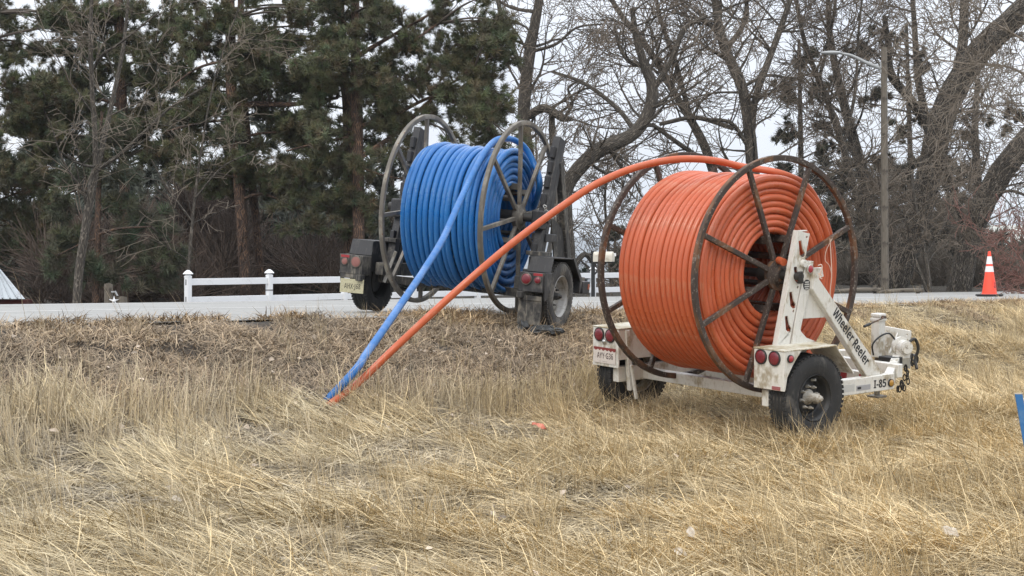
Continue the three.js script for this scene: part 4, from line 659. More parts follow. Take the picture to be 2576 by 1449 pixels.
function conifer(label, base, d, trunks, limbs, blobs, o, seed, group = 'evergreen trees beyond the fence') {
  const rnd = rng(seed), T = thing(o.name ?? 'pine_tree', label, 'tree', group), b = at(base[0], base[1], d); T.position.set(b.x, groundY(b.x, d), b.z); const off = T.position.clone().negate();
  const anchors = [], rec = new Soup(), list = [];
  trunks.forEach((p, i) => { const { pts, rad } = limbLine(p, d, i * 0.7, i * 0.7); const f = pts[0].clone(); f.y = groundY(f.x, -f.z) - 0.2; if (f.y < pts[0].y - 0.05) { pts.unshift(f); rad.unshift(rad[0] * 1.12); } const loc = pts.map((q) => q.add(off)); part(T, i ? 'trunk' : 'trunk', new Soup().tube(loc, rad, 14, 0.07, seed + i).geo(), o.bark ?? M.pineBark); loc.forEach((q, k) => anchors.push([q, rad[k]])); });
  limbs.forEach((l, i) => { const { pts, rad } = limbLine(l.p ?? l, d, l.z0 ?? 0, l.z1 ?? (rnd() - 0.5) * 1.5); const loc = pts.map((q) => q.add(off)); part(T, 'limb', new Soup().tube(loc, rad, 8, 0.08, seed + 20 + i).geo(), o.limbBark ?? o.bark ?? M.pineBark); loc.forEach((q, k) => { if (k > 3) anchors.push([q, rad[k]]); }); });
  if (o.fill) { const [u0, u1, v0, v1, k] = o.fill; blobs = blobs.concat(Array.from({ length: k }, () => [lerp(u0, u1, rnd()), lerp(v0, v1, rnd()), 26 + 26 * rnd(), 18 + 16 * rnd(), 0.9, (rnd() - 0.5) * 3])); }
  for (const [u, v, ru, rv, dens = 1, zoff = 0] of blobs) {
    const c = at(u, v, d + zoff).add(off), sx = ru / F * d, sy = rv / F * d;
    let best = anchors[0][0], bd = 1e9; for (const [q] of anchors) { const e = Math.hypot((q.x - c.x), (q.y - c.y + sy * 0.4) * 1.4, (q.z - c.z)); if (e < bd) { bd = e; best = q; } }
    const mid = best.clone().lerp(c, 0.55).add(V(0, 0.12 * best.distanceTo(c) * (rnd() - 0.2), 0)); const main = curvePts([best, mid, c], 8); rec.tube(main, main.map((_, i) => lerp(Math.min(0.055, 0.016 + bd * 0.012), 0.012, i / 8)), 5);
    const n = Math.round(dens * o.dens * sx * sy), groups = Math.max(4, Math.round(n / 11));
    for (let gI = 0; gI < groups; gI++) {
      const a = rnd() * 6.283, e = Math.acos(2 * rnd() - 1), rr = 0.35 + 0.75 * Math.pow(rnd(), 0.6), tgt = c.clone().add(V(Math.cos(a) * Math.sin(e) * sx * rr, Math.cos(e) * sy * rr, Math.sin(a) * Math.sin(e) * sx * 0.8 * rr));
      const s = main[4 + Math.floor(rnd() * 5)], sub = curvePts([s, s.clone().lerp(tgt, 0.5).add(V(0, -0.05, 0)), tgt], 6); rec.tube(sub, sub.map((_, i) => lerp(0.016, 0.007, i / 6)), 3);
      const tone = 0.72 + 0.6 * rnd(), m = 7 + Math.floor(rnd() * 8);
      for (let j = 0; j < m; j++) {
        const t = 0.45 + 0.55 * rnd(), x = t * 6, i = Math.min(5, Math.floor(x)), p = sub[i].clone().lerp(sub[i + 1], x - i), f = sub[i + 1].clone().sub(sub[i]).normalize().add(V(rnd() - 0.5, 0.2 + (o.up ?? 0.35) * rnd(), rnd() - 0.5).multiplyScalar(1.1)).normalize();
        p.add(V(rnd() - 0.5, rnd() - 0.5, rnd() - 0.5).multiplyScalar(0.34)); const y = rnd();
        list.push({ m: place(p, f, (o.size ?? 1) * (0.7 + 0.6 * rnd()), rnd() * 6.28), c: o.col.map((q, k) => q * tone * (0.85 + 0.3 * rnd()) * (k === 0 ? 1 + 0.3 * y : 1)) });
      }
    }
  }
  part(T, 'branches', rec.geo(), o.twigMat ?? M.twigDark, null, 'stuff');
  instanced(T, 'crown', TUFTS[o.tuft], M.needle, list, null); return T;
}
const PINE = { dens: 360, tuft: 'pine', size: 1.12, col: [0.102, 0.116, 0.062] }, LONG = { dens: 190, tuft: 'long', col: [0.072, 0.088, 0.052], up: 0.6 }, SPR = { dens: 120, tuft: 'spruce', col: [0.046, 0.06, 0.042], size: 1.25, bark: M.greyBark, name: 'spruce_tree', up: -0.2 };
conifer('tall open-crowned pine at the edge of the wood beside the shed', [-40, 770], 50, [[[-46, 765, 11], [-40, 300, 9], [-36, -160, 6]]], [[[-40, 330, 4], [40, 300, 3], [120, 270, 2]], [[-38, 520, 4], [60, 480, 3], [140, 470, 2]]],
  [[20, 40, 60, 40, 0.8], [40, 130, 50, 40, 0.7], [18, 210, 60, 30, 0.7], [90, 230, 50, 35, 0.6], [30, 310, 60, 40, 0.7], [95, 350, 60, 40, 0.7], [20, 420, 70, 50, 0.9], [90, 450, 70, 45, 0.9], [40, 530, 80, 50, 1], [110, 560, 70, 45, 1], [30, 620, 80, 45, 1]], { ...PINE, fill: [-60, 180, -20, 640, 56] }, 1101);
conifer('tall pine with a straight reddish trunk behind the slender forked bare tree', [300, 770], 51, [[[318, 765, 13], [312, 420, 13], [306, 250, 14], [300, 60, 13], [296, -160, 9]]], [[[306, 270, 5], [250, 250, 4], [170, 262, 3], [60, 275, 2]], [[304, 170, 4], [400, 130, 3], [470, 90, 2]], [[310, 300, 4], [380, 240, 3], [450, 170, 2]]],
  [[150, 40, 60, 45, 0.7], [110, 105, 50, 35, 0.7], [215, 70, 55, 40, 0.8], [190, 140, 60, 35, 0.9], [270, 30, 50, 35, 0.8], [360, 30, 60, 45, 0.9], [250, 130, 50, 35], [420, 60, 60, 45, 0.9], [400, 130, 60, 45, 0.9], [440, 190, 60, 40, 0.9], [170, 230, 60, 30, 0.8], [230, 200, 40, 30, 0.7], [360, 260, 60, 40], [430, 280, 60, 45], [150, 320, 70, 40, 0.9], [240, 310, 50, 40, 0.9], [340, 350, 60, 45], [420, 370, 60, 45], [200, 390, 70, 40]], { ...PINE, fill: [90, 490, -30, 430, 80] }, 1102);
conifer('young dark pine with long needles reaching down to the ground left of the fence', [242, 770], 44, [[[240, 768, 9], [246, 560, 8], [250, 400, 6], [256, 280, 3]]], [[[247, 470, 3], [190, 480, 2], [120, 515, 1.5]], [[246, 590, 4], [300, 575, 3], [380, 570, 2]], [[245, 600, 3], [200, 615, 2], [150, 640, 1.5]]],
  [[150, 500, 60, 45], [220, 440, 60, 45], [310, 430, 60, 40], [300, 510, 70, 50], [180, 580, 80, 50], [370, 540, 70, 50], [420, 590, 60, 45], [330, 620, 90, 50], [130, 650, 60, 50], [210, 670, 80, 45], [300, 700, 90, 45], [390, 680, 80, 50], [440, 650, 50, 40], [250, 360, 50, 40], [290, 320, 45, 30, 0.8]], LONG, 1103);
conifer('big pine with a bare red-brown trunk rising behind the first fence panel', [618, 770], 48, [[[622, 768, 15], [612, 620, 15], [604, 500, 15], [592, 380, 15], [584, 270, 15], [580, 120, 13], [578, -160, 9]], [[660, 768, 12], [648, 600, 11], [628, 400, 10], [610, 200, 9], [604, -120, 7]]], [[[586, 268, 9], [640, 262, 8], [740, 262, 6], [850, 246, 4]], [[606, 503, 5], [650, 488, 4], [700, 500, 3], [760, 535, 2]], [[604, 345, 4], [660, 335, 3], [760, 330, 2]], [[590, 300, 4], [500, 310, 3], [420, 330, 2]], [[582, 150, 4], [500, 170, 3], [440, 210, 2]]],
  [[490, 90, 60, 50, 0.9], [470, 170, 60, 45, 0.8], [520, 230, 55, 45, 0.9], [470, 290, 60, 40, 0.9], [540, 340, 60, 40, 0.9], [600, 150, 55, 60], [560, 60, 60, 50, 0.9], [660, 80, 60, 50, 0.9], [680, 170, 70, 50], [620, 230, 55, 35], [740, 130, 60, 50, 0.8], [740, 210, 70, 45], [700, 310, 70, 45], [640, 380, 60, 40], [770, 340, 60, 45], [560, 420, 60, 40], [660, 440, 70, 45], [740, 420, 70, 45], [500, 440, 60, 40], [790, 60, 50, 40, 0.8], [700, 480, 60, 35, 0.8]], { ...PINE, fill: [430, 820, -30, 480, 86] }, 1104);
conifer('broad twin-trunked pine spreading over the blue reel', [888, 770], 47, [[[905, 768, 16], [902, 560, 15], [900, 400, 15], [896, 250, 15], [894, 100, 12], [893, -160, 9]], [[878, 768, 13], [876, 500, 13], [874, 300, 12], [862, 120, 10], [852, -160, 8]]], [[[912, 392, 7], [990, 340, 6], [1066, 268, 5], [1133, 211, 3], [1190, 180, 2]], [[908, 318, 6], [990, 290, 5], [1077, 247, 4], [1150, 230, 2]], [[900, 140, 6], [960, 105, 5], [1095, 28, 3], [1160, -10, 2]], [[898, 170, 5], [1000, 130, 4], [1100, 60, 3]], [[905, 420, 4], [960, 440, 3], [1010, 450, 2]], [[872, 60, 4], [800, 10, 3], [740, -20, 2]], [[876, 345, 4], [800, 360, 3], [720, 380, 2]], [[880, 480, 4], [810, 500, 3], [740, 520, 2]]],
  [[810, 100, 60, 45, 0.8], [830, 190, 70, 45], [900, 190, 70, 50, 1.1, -0.8], [960, 160, 70, 45], [960, 240, 80, 45, 1.1, -0.6], [1040, 190, 80, 55, 1.1], [1040, 90, 60, 40, 0.8], [1120, 130, 80, 60, 1.2], [1130, 230, 80, 45, 1.1], [1190, 90, 70, 55, 1.2], [1200, 180, 80, 55, 1.3], [1250, 60, 60, 50, 1.1], [1270, 130, 55, 50, 1.2], [1240, 240, 65, 45, 1.2], [1180, 290, 80, 40, 1.1], [1090, 300, 70, 35, 1], [1000, 300, 60, 35, 0.9], [1160, 350, 60, 35, 0.9], [1240, 330, 60, 40, 1], [860, 320, 60, 40, 0.8], [780, 270, 60, 40, 0.9], [820, 400, 80, 50, 1.1], [760, 460, 70, 45, 1], [880, 470, 70, 50, 1.1], [820, 520, 80, 40, 1.1], [900, 560, 60, 40], [760, 560, 70, 35], [950, 40, 60, 40, 0.7], [1130, 30, 60, 40, 1], [720, 500, 50, 35, 0.8], [930, 500, 55, 50, 0.9], [1280, 390, 45, 35, 0.9], [850, 30, 60, 40, 0.8]], { ...PINE, fill: [760, 1290, -30, 400, 74] }, 1105);
conifer('dark spruce standing behind the blue reel', [985, 770], 58, [[[985, 768, 9], [985, 300, 6], [985, 120, 3]]], [], [[985, 200, 45, 50], [975, 300, 60, 50], [990, 390, 70, 55], [980, 480, 80, 55], [1000, 580, 90, 60], [960, 670, 90, 60], [1060, 650, 70, 60], [1060, 470, 50, 60]], SPR, 1106);
conifer('low blue-green spruce behind the black trailer fender', [830, 770], 53, [[[832, 768, 6], [830, 560, 3]]], [], [[830, 590, 50, 35], [800, 640, 60, 40], [860, 640, 50, 40], [790, 700, 70, 45], [860, 700, 70, 45], [740, 690, 40, 40]], { ...SPR, col: [0.046, 0.06, 0.045] }, 1107);
conifer('dark juniper thick with foliage behind the bare trees left of the lamp pole', [2010, 745], 70, [[[2020, 745, 9], [2015, 400, 7], [2010, 100, 4]]], [], [[1960, 230, 50, 50, 0.7], [2030, 150, 50, 50, 0.7], [2080, 230, 60, 60, 0.8], [1990, 330, 60, 55, 0.9], [2060, 340, 60, 55, 0.9], [1970, 440, 60, 50], [2060, 450, 60, 50], [2010, 540, 70, 50], [2120, 360, 50, 60, 0.8], [2140, 480, 50, 60], [2120, 590, 60, 60], [2000, 640, 60, 60], [2080, 680, 70, 50]], { ...SPR, tuft: 'juniper', col: [0.05, 0.054, 0.036], dens: 80, name: 'juniper_tree' }, 1108);
conifer('dark juniper crown filling in behind the leaning cottonwood', [2300, 740], 74, [[[2300, 740, 9], [2290, 400, 7], [2280, 60, 4]]], [], [[2160, 120, 50, 50, 0.6], [2230, 90, 60, 50, 0.6], [2300, 160, 60, 50, 0.6], [2190, 230, 60, 50, 0.7], [2260, 330, 60, 50, 0.8], [2330, 300, 50, 50, 0.6], [2200, 420, 60, 50, 0.9], [2280, 460, 60, 50, 0.9], [2200, 560, 60, 55], [2290, 600, 60, 55], [2370, 620, 60, 60], [2250, 690, 80, 40], [2360, 700, 80, 35], [2440, 330, 60, 60, 0.5], [2540, 300, 50, 50, 0.5]], { ...SPR, tuft: 'juniper', col: [0.054, 0.053, 0.037], dens: 70, name: 'juniper_tree' }, 1109);
conifer('small dark evergreen standing behind the mailbox', [1545, 745], 68, [[[1545, 745, 5], [1547, 600, 3]]], [], [[1545, 640, 25, 25, 1.6], [1550, 590, 22, 22, 1.4], [1560, 680, 30, 25, 1.6], [1480, 690, 24, 18, 1.6]], { ...SPR, name: 'juniper_tree' }, 1110);

// -- bare broadleaf trees, their main limbs where the photograph shows them
bareTree('slender forked bare tree with a leaning grey stem in front of the pines', [192, 770], 42, [{ foot: 1, p: [[193, 762, 11], [202, 660, 11], [214, 580, 11], [232, 470, 11], [242, 420, 10]], rate: 0.5 }, { p: [[242, 425, 8], [238, 320, 7], [232, 220, 6], [228, 120, 6], [234, -120, 3]], z1: -0.5, rate: 1 }, { p: [[244, 425, 8], [268, 319, 7], [286, 238, 6], [310, 120, 5], [330, -80, 3]], z1: 0.4, rate: 1 }, { p: [[244, 430, 6], [300, 390, 5], [360, 335, 4], [430, 270, 3], [520, 215, 2]], z1: -1, rate: 1.6 }, { p: [[234, 175, 5], [255, 140, 4], [300, 110, 3], [400, 30, 2]], z1: -1, rate: 1.6 }, { p: [[240, 420, 4], [200, 412, 3], [150, 380, 2]], z1: -1, rate: 1.6 }], { len: 1.8, rate: 1.2, lift: [0.3, 0.1], thin: 0.0065, kids: [5, 4, 2] }, 2101, M.bareBark, M.twigPale);
bareTree('fine-twigged bare sapling filling the gap between the two red-trunked pines', [480, 770], 41, [{ foot: 1, p: [[470, 765, 4], [480, 600, 4], [500, 420, 3], [540, 200, 2], [600, 20, 1.5]], rate: 1.5 }, { p: [[490, 500, 3], [560, 420, 2], [640, 380, 1.5]], z1: -0.6, rate: 1.8 }, { p: [[486, 560, 2.5], [420, 470, 2], [380, 400, 1.5]], rate: 1.8 }], { len: 1.5, thin: 0.006, kids: [5, 3, 2] }, 2102, M.bareBark, M.twigPale);
bareTree('old gnarled bare tree with a broken horizontal limb behind the blue reel', [1345, 765], 54, [{ foot: 1, p: [[1355, 760, 16], [1350, 600, 15], [1338, 440, 14], [1318, 310, 15], [1322, 220, 15], [1334, 120, 14], [1350, 40, 12], [1372, -120, 8]], rate: 1.6 }, { p: [[1330, 290, 11], [1370, 272, 11], [1415, 296, 10], [1440, 300, 5]], z1: -0.6, rate: 2 }, { p: [[1388, 285, 8], [1390, 360, 8], [1398, 450, 8], [1408, 560, 9], [1420, 700, 10]], z1: -0.4, rate: 1.6 }, { p: [[1326, 210, 7], [1290, 120, 7], [1260, 40, 6], [1250, -60, 4]], rate: 2 }, { p: [[1336, 130, 5], [1400, 110, 4], [1450, 70, 3], [1520, 60, 2]], z1: -0.5 }, { p: [[1350, 30, 5], [1290, 20, 4], [1230, -10, 3]] }, { p: [[1420, 296, 4], [1440, 260, 4], [1430, 220, 3], [1470, 200, 2]], rate: 3 }], { len: 2, lift: [0.2, -0.2, -0.3], rate: 2.4 }, 2103);
bareTree('bare tree with a thick trunk sweeping up and right between the two reels', [1425, 765], 52, [{ foot: 1, p: [[1428, 762, 17], [1430, 640, 17], [1424, 560, 17], [1424, 480, 17], [1450, 430, 18], [1508, 378, 19], [1596, 335, 17], [1636, 270, 16], [1640, 215, 14], [1622, 165, 12], [1600, 90, 8], [1590, 20, 6]], from: 0.35, rate: 2.2 }, { p: [[1640, 230, 8], [1690, 150, 7], [1725, 70, 6], [1780, 40, 4]], z1: -0.8 }, { p: [[1430, 690, 8], [1470, 640, 7], [1490, 660, 5], [1510, 700, 3]], z1: 0.8, rate: 3, len: 1 }, { p: [[1600, 335, 7], [1560, 280, 6], [1470, 210, 5], [1390, 180, 3]], z1: 0.5 }, { p: [[1622, 165, 6], [1585, 155, 6], [1560, 120, 5], [1545, 60, 3]] }, { p: [[1520, 372, 4], [1560, 400, 3], [1600, 430, 2]], rate: 3 }], { len: 2.1, lift: [0.1, -0.3, -0.4], rate: 2.6 }, 2104);
bareTree('tall straight-limbed bare tree behind the orange reel, leaning left', [1790, 760], 58, [{ foot: 1, p: [[1830, 758, 13], [1820, 560, 13], [1775, 375, 11], [1700, 240, 9], [1644, 143, 8], [1549, 16, 6], [1500, -90, 4]] , from: 0.3 }, { p: [[1776, 380, 8], [1740, 300, 7], [1700, 160, 6], [1660, 40, 5], [1640, -80, 3]], z1: 1 }, { p: [[1800, 420, 6], [1720, 370, 6], [1640, 312, 5]], z1: -1 }, { p: [[1845, 323, 6], [1750, 296, 6], [1660, 312, 5]], z1: -0.4 }], { len: 2.2 }, 2105);
bareTree('bare tree with two straight upright limbs above the orange reel', [1895, 755], 57, [{ foot: 1, p: [[1905, 752, 18], [1900, 560, 17], [1892, 402, 16], [1868, 227, 14], [1818, 106, 12], [1797, -20, 9], [1790, -130, 6]], from: 0.3 }, { p: [[1890, 330, 10], [1900, 250, 9], [1955, 95, 8], [1987, 0, 7], [2010, -100, 5]], z1: -0.6 }, { p: [[1830, 120, 7], [1870, 60, 6], [1880, -60, 4]], z1: 0.8 }, { p: [[1888, 380, 5], [1840, 310, 5], [1780, 300, 4]], z1: -0.7 }, { p: [[1866, 220, 5], [1930, 190, 4], [2000, 200, 3]], z1: 0.6 }], { len: 2.2, rate: 2.8 }, 2106);
bareTree('slim bare tree leaning left of the lamp pole', [2200, 745], 59, [{ foot: 1, p: [[2215, 742, 10], [2170, 560, 10], [2130, 400, 9], [2080, 250, 8], [2025, 108, 6], [1990, -80, 4]] }, { p: [[2150, 470, 5], [2120, 440, 4], [2060, 420, 3]], z1: -0.6, rate: 3 }, { p: [[2120, 370, 5], [2150, 240, 4], [2160, 80, 3], [2175, -60, 2]], rate: 3 }, { p: [[2060, 200, 5], [2090, 80, 4], [2110, -60, 3]], rate: 3 }], { len: 2.1, rate: 2.4, thin: 0.009, kids: [7, 5, 3] }, 2107, M.bareBark, M.twig);
bareTree('massive furrowed cottonwood trunk sweeping right above the lamp pole', [2250, 745], 63, [{ foot: 1, p: [[2240, 742, 36], [2275, 640, 33], [2310, 540, 31], [2338, 440, 31], [2362, 330, 32], [2395, 240, 33], [2457, 139, 31], [2534, 62, 30], [2620, -20, 26]], rate: 1.6 }, { p: [[2322, 300, 13], [2290, 250, 12], [2241, 185, 11], [2235, 120, 8], [2225, 40, 6]], z1: -0.8 }, { p: [[2400, 230, 14], [2420, 120, 13], [2426, 0, 11], [2430, -100, 8]], z1: 1 }, { p: [[2340, 460, 12], [2335, 330, 11], [2310, 200, 9], [2300, 60, 7], [2290, -80, 5]], z1: 1.6, rate: 2.4 }, { p: [[2215, 742, 20], [2190, 560, 17], [2160, 400, 14], [2120, 250, 11], [2090, 100, 8], [2080, -60, 6]], z1: 1.4 }], { len: 2.4, rate: 1.9, lift: [0.1, -0.2, -0.3], thin: 0.009, kids: [7, 5, 3] }, 2108, M.greyBark);
bareTree('thick furrowed cottonwood trunk leaning right behind the traffic cone', [2420, 745], 61, [{ foot: 1, p: [[2410, 742, 32], [2432, 640, 28], [2462, 540, 28], [2510, 450, 30], [2560, 380, 30], [2640, 290, 26]], rate: 1.6 }, { p: [[2462, 545, 11], [2458, 430, 10], [2452, 320, 9], [2460, 200, 7]], z1: 1 }, { p: [[2440, 610, 9], [2410, 520, 8], [2385, 440, 7], [2370, 380, 5]], z1: -0.8 }, { p: [[2480, 500, 5], [2540, 480, 4], [2600, 500, 3]], z1: -1, rate: 4 }], { len: 1.9, rate: 1.9, lift: [-0.1, -0.5, -0.5], thin: 0.009, kids: [7, 5, 3] }, 2109, M.greyBark);
bareTree('short forked bare stem between the two cottonwoods', [2335, 745], 57, [{ foot: 1, p: [[2340, 740, 6], [2330, 660, 6], [2320, 600, 5], [2300, 500, 4], [2290, 420, 2]], rate: 2.4 }, { p: [[2335, 738, 5], [2305, 660, 4], [2290, 600, 3]], rate: 2.4 }, { p: [[2330, 640, 3], [2380, 560, 2], [2430, 500, 1.5]], rate: 3 }, { p: [[2326, 620, 3], [2270, 540, 2], [2240, 480, 1.5]], rate: 3 }], { len: 1.9, rate: 2.6, lift: [0.0, -0.4], thin: 0.009, kids: [7, 5, 3] }, 2110, M.bareBark, M.twig);
bareTree('red-twigged bare shrub reaching in beside the traffic cone', [2600, 745], 50, [{ foot: 1, p: [[2610, 742, 4], [2590, 690, 3], [2560, 640, 2], [2515, 590, 1.5]], rate: 4 }, { foot: 1, p: [[2600, 742, 4], [2570, 700, 3], [2535, 690, 1.5]], rate: 5 }, { foot: 1, p: [[2620, 742, 4], [2600, 640, 3], [2560, 560, 1.5]], rate: 4 }, { foot: 1, p: [[2590, 742, 3], [2550, 730, 2], [2520, 725, 1.5]], rate: 5 }], { len: 1.0, lift: [0.2, 0.1], thin: 0.008, kids: [6, 4, 2] }, 2111, M.twigRed, M.twigRed, null, 'shrub', 'bare_shrub');
bareTree('pale bare branches hanging in from a tree to the right of the cottonwoods', [2760, 745], 47, [{ foot: 1, p: [[2760, 742, 12], [2750, 500, 11], [2720, 300, 9], [2680, 120, 7], [2660, -80, 5]], rate: 0.6 }, { p: [[2725, 320, 5], [2640, 230, 4], [2540, 170, 3], [2430, 160, 2], [2330, 145, 1.5]], rate: 3.4 }, { p: [[2700, 200, 4], [2600, 120, 3], [2500, 60, 2], [2400, 50, 1.5]], rate: 3 }, { p: [[2735, 400, 4], [2640, 370, 3], [2560, 300, 2], [2470, 260, 1.5]], rate: 3 }], { len: 1.6, lift: [0.1, 0.0], thin: 0.008 }, 2112, M.twigPale, M.twigPale);
bareTree('thin young bare tree standing beyond the mailbox', [1530, 745], 60, [{ foot: 1, p: [[1540, 742, 5], [1530, 620, 4], [1522, 500, 3], [1530, 400, 2]], rate: 3 }, { p: [[1530, 600, 2.5], [1500, 540, 2], [1480, 480, 1.5]], rate: 3 }, { p: [[1528, 580, 2.5], [1560, 500, 2], [1570, 420, 1.5]], rate: 3 }], { len: 1.2 }, 2113);

scene.fog = new THREE.FogExp2(0xcfd6dc, 0.0002);
// -- undergrowth and the wood behind, which read as masses
function spray(n, len, seed) { const s = new Soup(), r = rng(seed); for (let i = 0; i < n; i++) { const a = r() * 6.28, e = 0.15 + r() * 1.0, c = V(Math.sin(e) * Math.cos(a), Math.cos(e), Math.sin(e) * Math.sin(a)), q = V((r() - 0.5) * 0.3, 0, (r() - 0.5) * 0.3), pts = [q.clone()], l = len * (0.4 + 0.7 * r()); for (let k = 0; k < 4; k++) { c.add(V(r() - 0.5, r() - 0.45, r() - 0.5).multiplyScalar(0.5)).normalize(); q.addScaledVector(c, l / 4); pts.push(q.clone()); } s.tube(pts, [0.014, 0.012, 0.01, 0.009, 0.007], 3); if (r() < 0.8) { const f = c.clone().add(V(r() - 0.5, r() - 0.5, r() - 0.5).multiplyScalar(1.4)).normalize(), b = pts[2]; s.tube([b, b.clone().addScaledVector(f, l * 0.2), b.clone().addScaledVector(f, l * 0.38)], [0.009, 0.008, 0.006], 3); } } return s.geo(); }
const sprayA = spray(26, 1.5, 61), sprayB = spray(30, 1.0, 62);
function scatter(name, label, geo, mat, boxes, seed, size, col, tilt = 0.5) {
  const r = rng(seed), list = [];
  for (const [u0, u1, v0, v1, d0, d1, n] of boxes) for (let i = 0; i < n; i++) { const d = lerp(d0, d1, r()), t = Math.pow(r(), 1.2), p = at(lerp(u0, u1, r()), lerp(v1, v0, t), d), gy = groundY(p.x, d); if (p.y < gy) p.y = gy; const tone = 0.65 + 0.7 * r(); list.push({ m: place(p, V((r() - 0.5) * tilt, 1, (r() - 0.5) * tilt), size * (0.6 + 0.8 * r()), r() * 6.28), c: col.map((c) => c * tone) }); }
  const m = instanced(scene, name, geo, mat, list, label); tag(m, label, 'undergrowth'); return m;
}
const W1 = std({ color: lin(1, 1, 1), roughness: 0.95 });
scatter('brush_thicket', 'tangle of brown brush at the foot of the pines', sprayA, W1, [[90, 880, 660, 770, 47, 62, 240], [90, 480, 590, 700, 56, 66, 90], [440, 620, 520, 720, 54, 60, 90]], 71, 0.9, [0.095, 0.068, 0.052], 2.2);
scatter('bramble_thicket', 'grey-brown bramble around the cottonwood feet', sprayB, W1, [[1960, 2600, 660, 748, 66, 78, 170], [2150, 2480, 460, 690, 67, 74, 80], [1560, 2000, 700, 752, 62, 76, 110]], 72, 1.0, [0.15, 0.126, 0.098], 2.2);
scatter('far_wood', 'dark mass of woodland behind the pines', TUFTS.juniper, M.needle, [[-120, 960, 520, 770, 66, 86, 3400], [860, 1230, 500, 765, 66, 86, 1000], [180, 900, 430, 560, 70, 90, 450], [-60, 960, 190, 470, 74, 92, 330]], 73, 3.4, [0.05, 0.055, 0.04], 2.5);
scatter('far_copse', 'dark mass of woodland behind the cottonwoods', TUFTS.juniper, M.needle, [[1930, 2640, 590, 750, 80, 98, 1300], [2060, 2460, 400, 600, 80, 96, 260]], 74, 3.2, [0.082, 0.073, 0.056], 2.5);

// ---------------------------------------------------------------- grass
function clump(n, o, seed) {
  const r = rng(seed), p = [], nn = [], col = [], idx = [];
  for (let i = 0; i < n; i++) {
    const a0 = (r() - 0.5) * o.fan * 2, a1 = (r() < o.stray ? (r() - 0.5) * 6.28 : 0), len = lerp(o.l0, o.l1, Math.pow(r(), 1.3)), w = o.w * (0.6 + 0.8 * r()), pr = o.spread * Math.pow(r(), 0.62), pa = r() * 6.283, bx0 = Math.cos(pa) * pr, bz0 = Math.sin(pa) * pr;
    const a = a0 + a1 + (vnoise(bx0 * 3 + seed, bz0 * 3 + 7, seed) - 0.5) * (o.swirl ?? 0); let e = o.e0 + (r() - 0.5) * o.ev, q = V(bx0, r() * (o.lift ?? 0) - 0.02, bz0); const de = o.bend * (0.3 + 1.2 * r()), segs = o.segs, side0 = r() * 6.28, yaw = (r() - 0.5) * 0.9;
    const tone = 0.45 + 0.8 * r(), warm = r(), c = mixc(o.c0, o.c1, warm).map((x) => x * tone), dark = r() < (o.dead ?? 0) ? 0.5 : 1, base = p.length / 3;
    for (let k = 0; k <= segs; k++) {
      const t = k / segs, az = a + yaw * t, d = V(Math.sin(e) * Math.cos(az), Math.cos(e), Math.sin(e) * Math.sin(az)); const s = V(-Math.sin(az), 0.3 * Math.sin(side0), Math.cos(az)).applyAxisAngle(d, Math.sin(side0) * 0.7).normalize();
      const ww = w * (t < 0.15 ? 0.8 : 1 - 0.8 * Math.pow(t, 2)) * 0.5, no = s.clone().cross(d).normalize();
      p.push(q.x + s.x * ww, q.y + s.y * ww, q.z + s.z * ww, q.x - s.x * ww, q.y - s.y * ww, q.z - s.z * ww); nn.push(no.x, no.y, no.z, no.x, no.y, no.z);
      for (let m = 0; m < 2; m++) col.push(c[0] * dark, c[1] * dark, c[2] * dark);
      q = q.clone().addScaledVector(d, len / segs); if (q.y < 0.004 + 0.02 * r()) q.y = 0.006 + 0.02 * r(); e = Math.min(o.emax ?? 1.62, e + de / segs);
      if (k < segs) { const b = base + k * 2; idx.push(b, b + 1, b + 2, b + 2, b + 1, b + 3); }
    }
  }
  const g = new THREE.BufferGeometry(); g.setAttribute('position', new THREE.Float32BufferAttribute(p, 3)); g.setAttribute('color', new THREE.Float32BufferAttribute(col, 3)); g.setIndex(idx); g.computeVertexNormals(); return g;
}
const GOLD = { c0: [0.55, 0.42, 0.215], c1: [0.68, 0.58, 0.37] }, PALE = { c0: [0.5, 0.415, 0.27], c1: [0.64, 0.57, 0.44] }, DULL = { c0: [0.28, 0.208, 0.135], c1: [0.55, 0.455, 0.325] };
const kinds = {
  laid: [1, 2, 3, 4].map((s) => clump(560, { l0: 0.16, l1: 0.44, w: 0.005, spread: 0.38, fan: 0.6, stray: 0.26, swirl: 1.6, e0: 1.12, ev: 0.5, bend: 0.55, segs: 4, lift: 0.05, dead: 0.14, ...GOLD }, 800 + s)),
  mat: [1, 2, 3, 4].map((s) => clump(520, { l0: 0.1, l1: 0.28, w: 0.0056, spread: 0.37, fan: 3.14, stray: 0, e0: 1.4, ev: 0.36, bend: 0.3, segs: 3, lift: 0.05, dead: 0.3, ...PALE }, 820 + s)),
  stand: [1, 2, 3, 4].map((s) => clump(34, { l0: 0.16, l1: 0.44, w: 0.0048, spread: 0.1, fan: 0.8, stray: 0.3, e0: 0.22, ev: 0.5, bend: 0.5, segs: 4, dead: 0.1, ...PALE }, 840 + s)),
  short: [1, 2, 3, 4].map((s) => clump(860, { l0: 0.05, l1: 0.19, w: 0.0058, spread: 0.37, fan: 3.14, stray: 0, e0: 1.1, ev: 0.9, bend: 0.7, segs: 3, lift: 0.03, dead: 0.3, ...DULL }, 860 + s)),
  stem: [1, 2, 3].map((s) => clump(4, { l0: 0.35, l1: 0.7, w: 0.0042, spread: 0.12, fan: 0.7, stray: 0.2, e0: 0.25, ev: 0.4, bend: 0.25, segs: 5, ...PALE }, 880 + s)),
};
